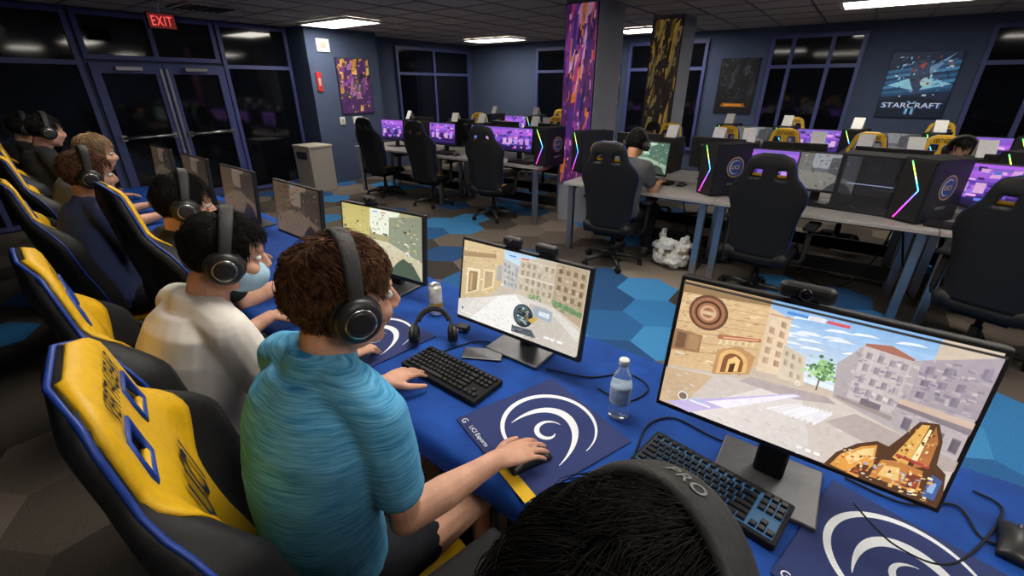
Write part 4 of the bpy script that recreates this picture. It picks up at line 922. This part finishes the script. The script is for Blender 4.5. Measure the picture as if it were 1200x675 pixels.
tw=make_tower(); GT='computer towers with glowing strips'
for px,py,a,l in ((846,232,-38,'black computer tower with glowing strip and badge, beside the person at the grey desk'),(1076,262,-34,'black computer tower with glowing strip and badge, right of the glass tower'),(692,206,-30,'computer tower with glowing strip in front of the near pillar'),(645,196,-8,'computer tower with glowing strip left of the near pillar'),(1182,250,-34,'computer tower with glowing strip at right edge')):
    p=atz(px,py-6,.745)
    x,y=p.x,p.y; lo=DN+.22 if x>-2.5 else DL+.3
    if y<lo or x<-2.5: k=lo/y; x*=k;y*=k
    place(tw,(x,y,.7405),R(a),l,'computer',GT)
def pxy(px,yy,py=150):
    d=ray(px,py); t=yy/d.y; return d.x*t
def card(x,y,z,l):
    r=empty('paper_card',loc=(x,y,z),rz=R(random.uniform(-15,15)),label=l,cat='card',group='white paper cards on the computers')
    mb=MB(); mb.box((0,-.03,.068),(.12,.003,.145),rot=Matrix.Rotation(-.42,3,'X')); mb.build('front_leaf',M['paper'],r)
    mb=MB(); mb.box((0,.03,.068),(.12,.003,.145),rot=Matrix.Rotation(.42,3,'X')); mb.build('back_leaf',M['paper'],r)
ft=((845,5.35,'above the tower with badge'),(880,5.4,'left of the middle chair top'),(962,5.4,'left of the glass tower'),(1080,5.3,'above the right tower with badge'),(1166,5.35,'near the right edge'),(482,5.75,'on the left desks, leftmost'),(535,5.75,'on the left desks, second'),(566,5.8,'on the left desks, third'),(628,5.75,'left of the near pillar'),(1020,5.35,'behind the glass tower'),(790,5.4,'beside the green monitor'))
for px,yy,l in ft:
    x=pxy(px,yy); place(tw,(x,yy,.7405),PI+R(random.uniform(-8,8)),'computer tower on the far side, under the white card '+l,'computer','computer towers on the far side',.84)
    card(x,yy,.7405+.455*.84+.001,'white folded paper card '+l)
for j,x in enumerate((-6.0,-5.0,-1.55,-.8,0,.8,1.6,2.4)):
    place(tw,(x,7.6,.7405),R(-20),'small looking tower with glowing strip in the last row, '+['far left','left of the pillars','right of the second pillar','second right of the second pillar','left below the blue poster','right below the blue poster','near right edge','rightmost'][j],'computer','computer towers of the last row',.9)
    card(x,7.6,.7405+.455*.9+.001,'small looking white paper card in the last row, '+['far left','left of the pillars','right of the second pillar','second right of the second pillar','left below the blue poster','right below the blue poster','near right edge','rightmost'][j])
kill(tw)
p=atz(1008,262,.745); k=(DN+.42)/p.y
r=empty('computer_tower',loc=(p.x*k,p.y*k,.7405),rz=R(-8),label='wide black computer case with smoked glass front',cat='computer')
mb=MB(); mb.box((0,.14,.22),(.46,.02,.43)); mb.box((0,0,.008),(.46,.3,.016)); mb.box((0,0,.432),(.46,.3,.016)); mb.box((-.222,0,.22),(.016,.3,.43)); mb.box((.222,0,.22),(.016,.3,.43)); mb.build('case',M['matte_black'],r)
mb=MB(); mb.box((0,-.15,.22),(.46,.004,.43)); mb.build('glass_panel',M['tint'],r)
mb=MB(); mb.box((-.02,.115,.25),(.26,.02,.3)); mb.box((-.02,.05,.18),(.3,.1,.045),bev=.005); mb.box((-.03,.07,.31),(.1,.08,.1),bev=.01); mb.build('components',M['gunmetal'],r)
for z in (.1,.22,.34): mb=MB(); mb.lathe([(.05,0),(.056,.006),(.056,.014),(.05,.02)],24,Matrix.Translation((.17,.0,z))@Matrix.Rotation(PI/2,4,'X')); mb.build('fan',M['gunmetal'],r)
mb=MB()
for (a,b,c,d) in ((-.17,.2,.13,.206),): mb.add([(a,-.02,b),(c,-.02,b),(c,-.02,d),(a,-.02,d)],[[0,1,2,3]],False,H('#6f7a90'))
mb.build('light_bar',M['rgb'],r)
GMF='monitors on the grey desks'
def mon_at(px,py,yy,art,label,rz=0,zb=.1,w=.54,h=.32):
    d=ray(px,py); t=yy/d.y; monitor(label,(d.x*t,yy,.7405),rz,art,w=w,h=h,zb=zb,tilt=4,group=GMF)
GREY=['#6a6e74','#a0a6ac','#7c7a74','#52565c','#8c8880','#3c3e44']
mon_at(757,187,DN+.45,art_gen(11,GREEN,1.1),'pale green monitor in front of the seated person at the grey desk',R(-10))
mon_at(962,200,DN+.50,art_gen(12,GREY,.7),'grey monitor right of the middle black chair',R(-6))
mon_at(1148,222,DN+.55,art_menu(5),'purple monitor at the right edge',R(-12))
mon_at(893,200,DN+.5,art_menu(6),'purple monitor hidden behind the middle black chair',0)
mon_at(463,158,DL+.4,art_menu(7),'purple monitor on the left grey desk, leftmost',0)
mon_at(521,163,DL+.4,art_menu(8),'purple monitor on the left grey desk, second from left',0)
mon_at(607,172,DL+.4,art_menu(9),'purple monitor on the left grey desk nearest the pillar',0)
mon_at(572,168,DL+.4,art_menu(10),'purple monitor on the left grey desk behind a chair',0)
for px,py,l in ((768,214,'in front of the green monitor'),(950,240,'in front of the grey monitor'),(1120,268,'near the right edge'),(610,196,'in front of the purple monitor nearest the pillar'),(520,190,'in front of the second purple monitor')):
    q=atz(px,py,.7405); lo=DN+.17 if q.x>-2.5 else DL+.16
    if q.y<lo or q.x<-2.5: k=lo/q.y; q.x*=k;q.y*=k
    keyboard('black keyboard on the grey desk '+l,(q.x,q.y,.7405),R(-4),False,'keyboards on the grey desks',True)
    mouse('black mouse on the grey desk '+l,(q.x+.27,q.y,.7405),R(-5))
k=0
for x in (-2.0,-1.15,-.45,.3,1.15,-6.2,-5.3,-4.4,-3.5):
    yy=(DN if x>-2.5 else DL)+1.08
    monitor('black monitor seen from behind, '+['beside the near pillar','left of the tall tower','behind the middle chair','behind the glass tower','right of the last tower','far left','left behind the second chair','behind the third chair','left of the near pillar'][k],(x,yy,.7405),PI+R(4*(-1)**k),art_menu(30+k),zb=.1,tilt=4,group=GMF); k+=1
for j,x in enumerate((-6.4,-5.5,-4.6,-3.9,-1.2,-.4,.4,1.2,2.0)):
    monitor('glowing monitor of the last row, '+['at far left','second','third','fourth','right of the second pillar','fifth','below the blue poster','second from right','rightmost'][j],(x,7.65,.7405),0,art_menu(50+j) if j%2 else art_gen(60+j,GREY,.5),zb=.06,tilt=4,group=GMF)
for x,y,a,l in ((-1.72,4.05,4,'black chair holding the person at the grey desk'),(-.40,4.05,-6,'black chair with lit belt slots, middle of the right desks'),(.95,3.85,-20,'black chair cut by the right edge'),
   (-3.75,4.68,12,'black chair on the left, nearest the pillar'),(-4.95,4.72,8,'black chair on the left, between two purple screens'),(-6.1,4.75,6,'black chair on the left, nearest the waste bin'),):
    place(chair0,(x,y,0),R(a),l,'chair',FARG,.95)
for j,(x,y) in enumerate(((-2.1,6.2),(-1.4,6.15),(-.62,6.2),(.1,6.15),(.82,6.2),(1.55,6.15),(-5.8,6.62),(-4.2,6.62),(-3.45,6.62),(.9,8.65),(-.8,8.65),(-5.2,8.65))):
    place(chair0,(x,y,0),PI+R(random.uniform(-15,15)),'yellow fronted chair facing the camera, '+['beside the second pillar','behind the tower with badge','behind the middle chair','behind the glass tower','under a half hidden person at right','at the right edge','behind the left desks at far left','behind the left desks in the middle','behind the left desks by the pillar','last row below the poster','last row middle','last row far left'][j],'chair','yellow chairs on the far side',.93)
kill(chair0)
for k,(a,b,c) in enumerate(((-.3,.1,.4),(.5,.8,1.05),(1.0,1.3,1.6),(-1.3,-.95,-.6))):
    cable('black cable hanging below the grey desk, '+['behind the middle chair','right of the middle chair','near the right edge','behind the bag'][k],[(a,DN+.66,.62),((a+b)/2,DN+.6,.12),(b,DN+.45,.012),((b+c)/2,DN+.62,.02),(c,DN+.64,.3),(c+.05,DN+.67,.62)],.007)
p7,T7=seated('person in dark grey shirt seated at the grey desk',-1.66,4.04,lean=.05,seat=.46,hd=(.02,.18,.70),shirt='shirt_grey',sleeve=.6,vox=.011,hn=500,wr=(.2,.45,.79),wl=(-.22,.42,.79),skin='skin2')
headset('black headset on the person at the grey desk',T7)
p8,T8=seated('person half hidden behind the far monitors, beside the second pillar',-2.1,6.15,rz=PI,seat=.44,lean=.12,hd=(0,.24,.68),pitch=.5,shirt='shirt_black',vox=.014,hn=300,hr=.004)
p9,T9=seated('person half hidden behind the far monitors at right',.82,6.15,rz=PI,seat=.44,lean=.12,hd=(0,.24,.68),pitch=.5,shirt='shirt_black',vox=.014,hn=300,hr=.004)
headset('black headset on the half hidden person at right',T9)
p=V((-1.2,4.36,0)); r=empty('plastic_bag',loc=p,label='crumpled white carrier bag on the carpet below the grey desk',cat='bag')
mb=MB(); rd=random.Random(4)
for k in range(22): mb.ell((rd.uniform(-.13,.13),rd.uniform(-.08,.08),rd.uniform(.06,.24)),(rd.uniform(.04,.09),rd.uniform(.04,.08),rd.uniform(.04,.09)))
mb.ell((0,0,.06),(.18,.13,.058)); mb.tube([(-.08,0,.2),(-.12,.01,.31),(-.09,.02,.36)],[.05,.03,.012],8); mb.tube([(.07,0,.2),(.11,-.02,.29),(.15,-.03,.33)],[.05,.03,.012],8)
organic(mb,.009,1,'bag_body',M['bag'],r,.07,.04)
w=bpy.data.worlds.new('world'); S.world=w; w.use_nodes=True
w.node_tree.nodes['Background'].inputs['Color'].default_value=(.02,.025,.04,1); w.node_tree.nodes['Background'].inputs['Strength'].default_value=.5
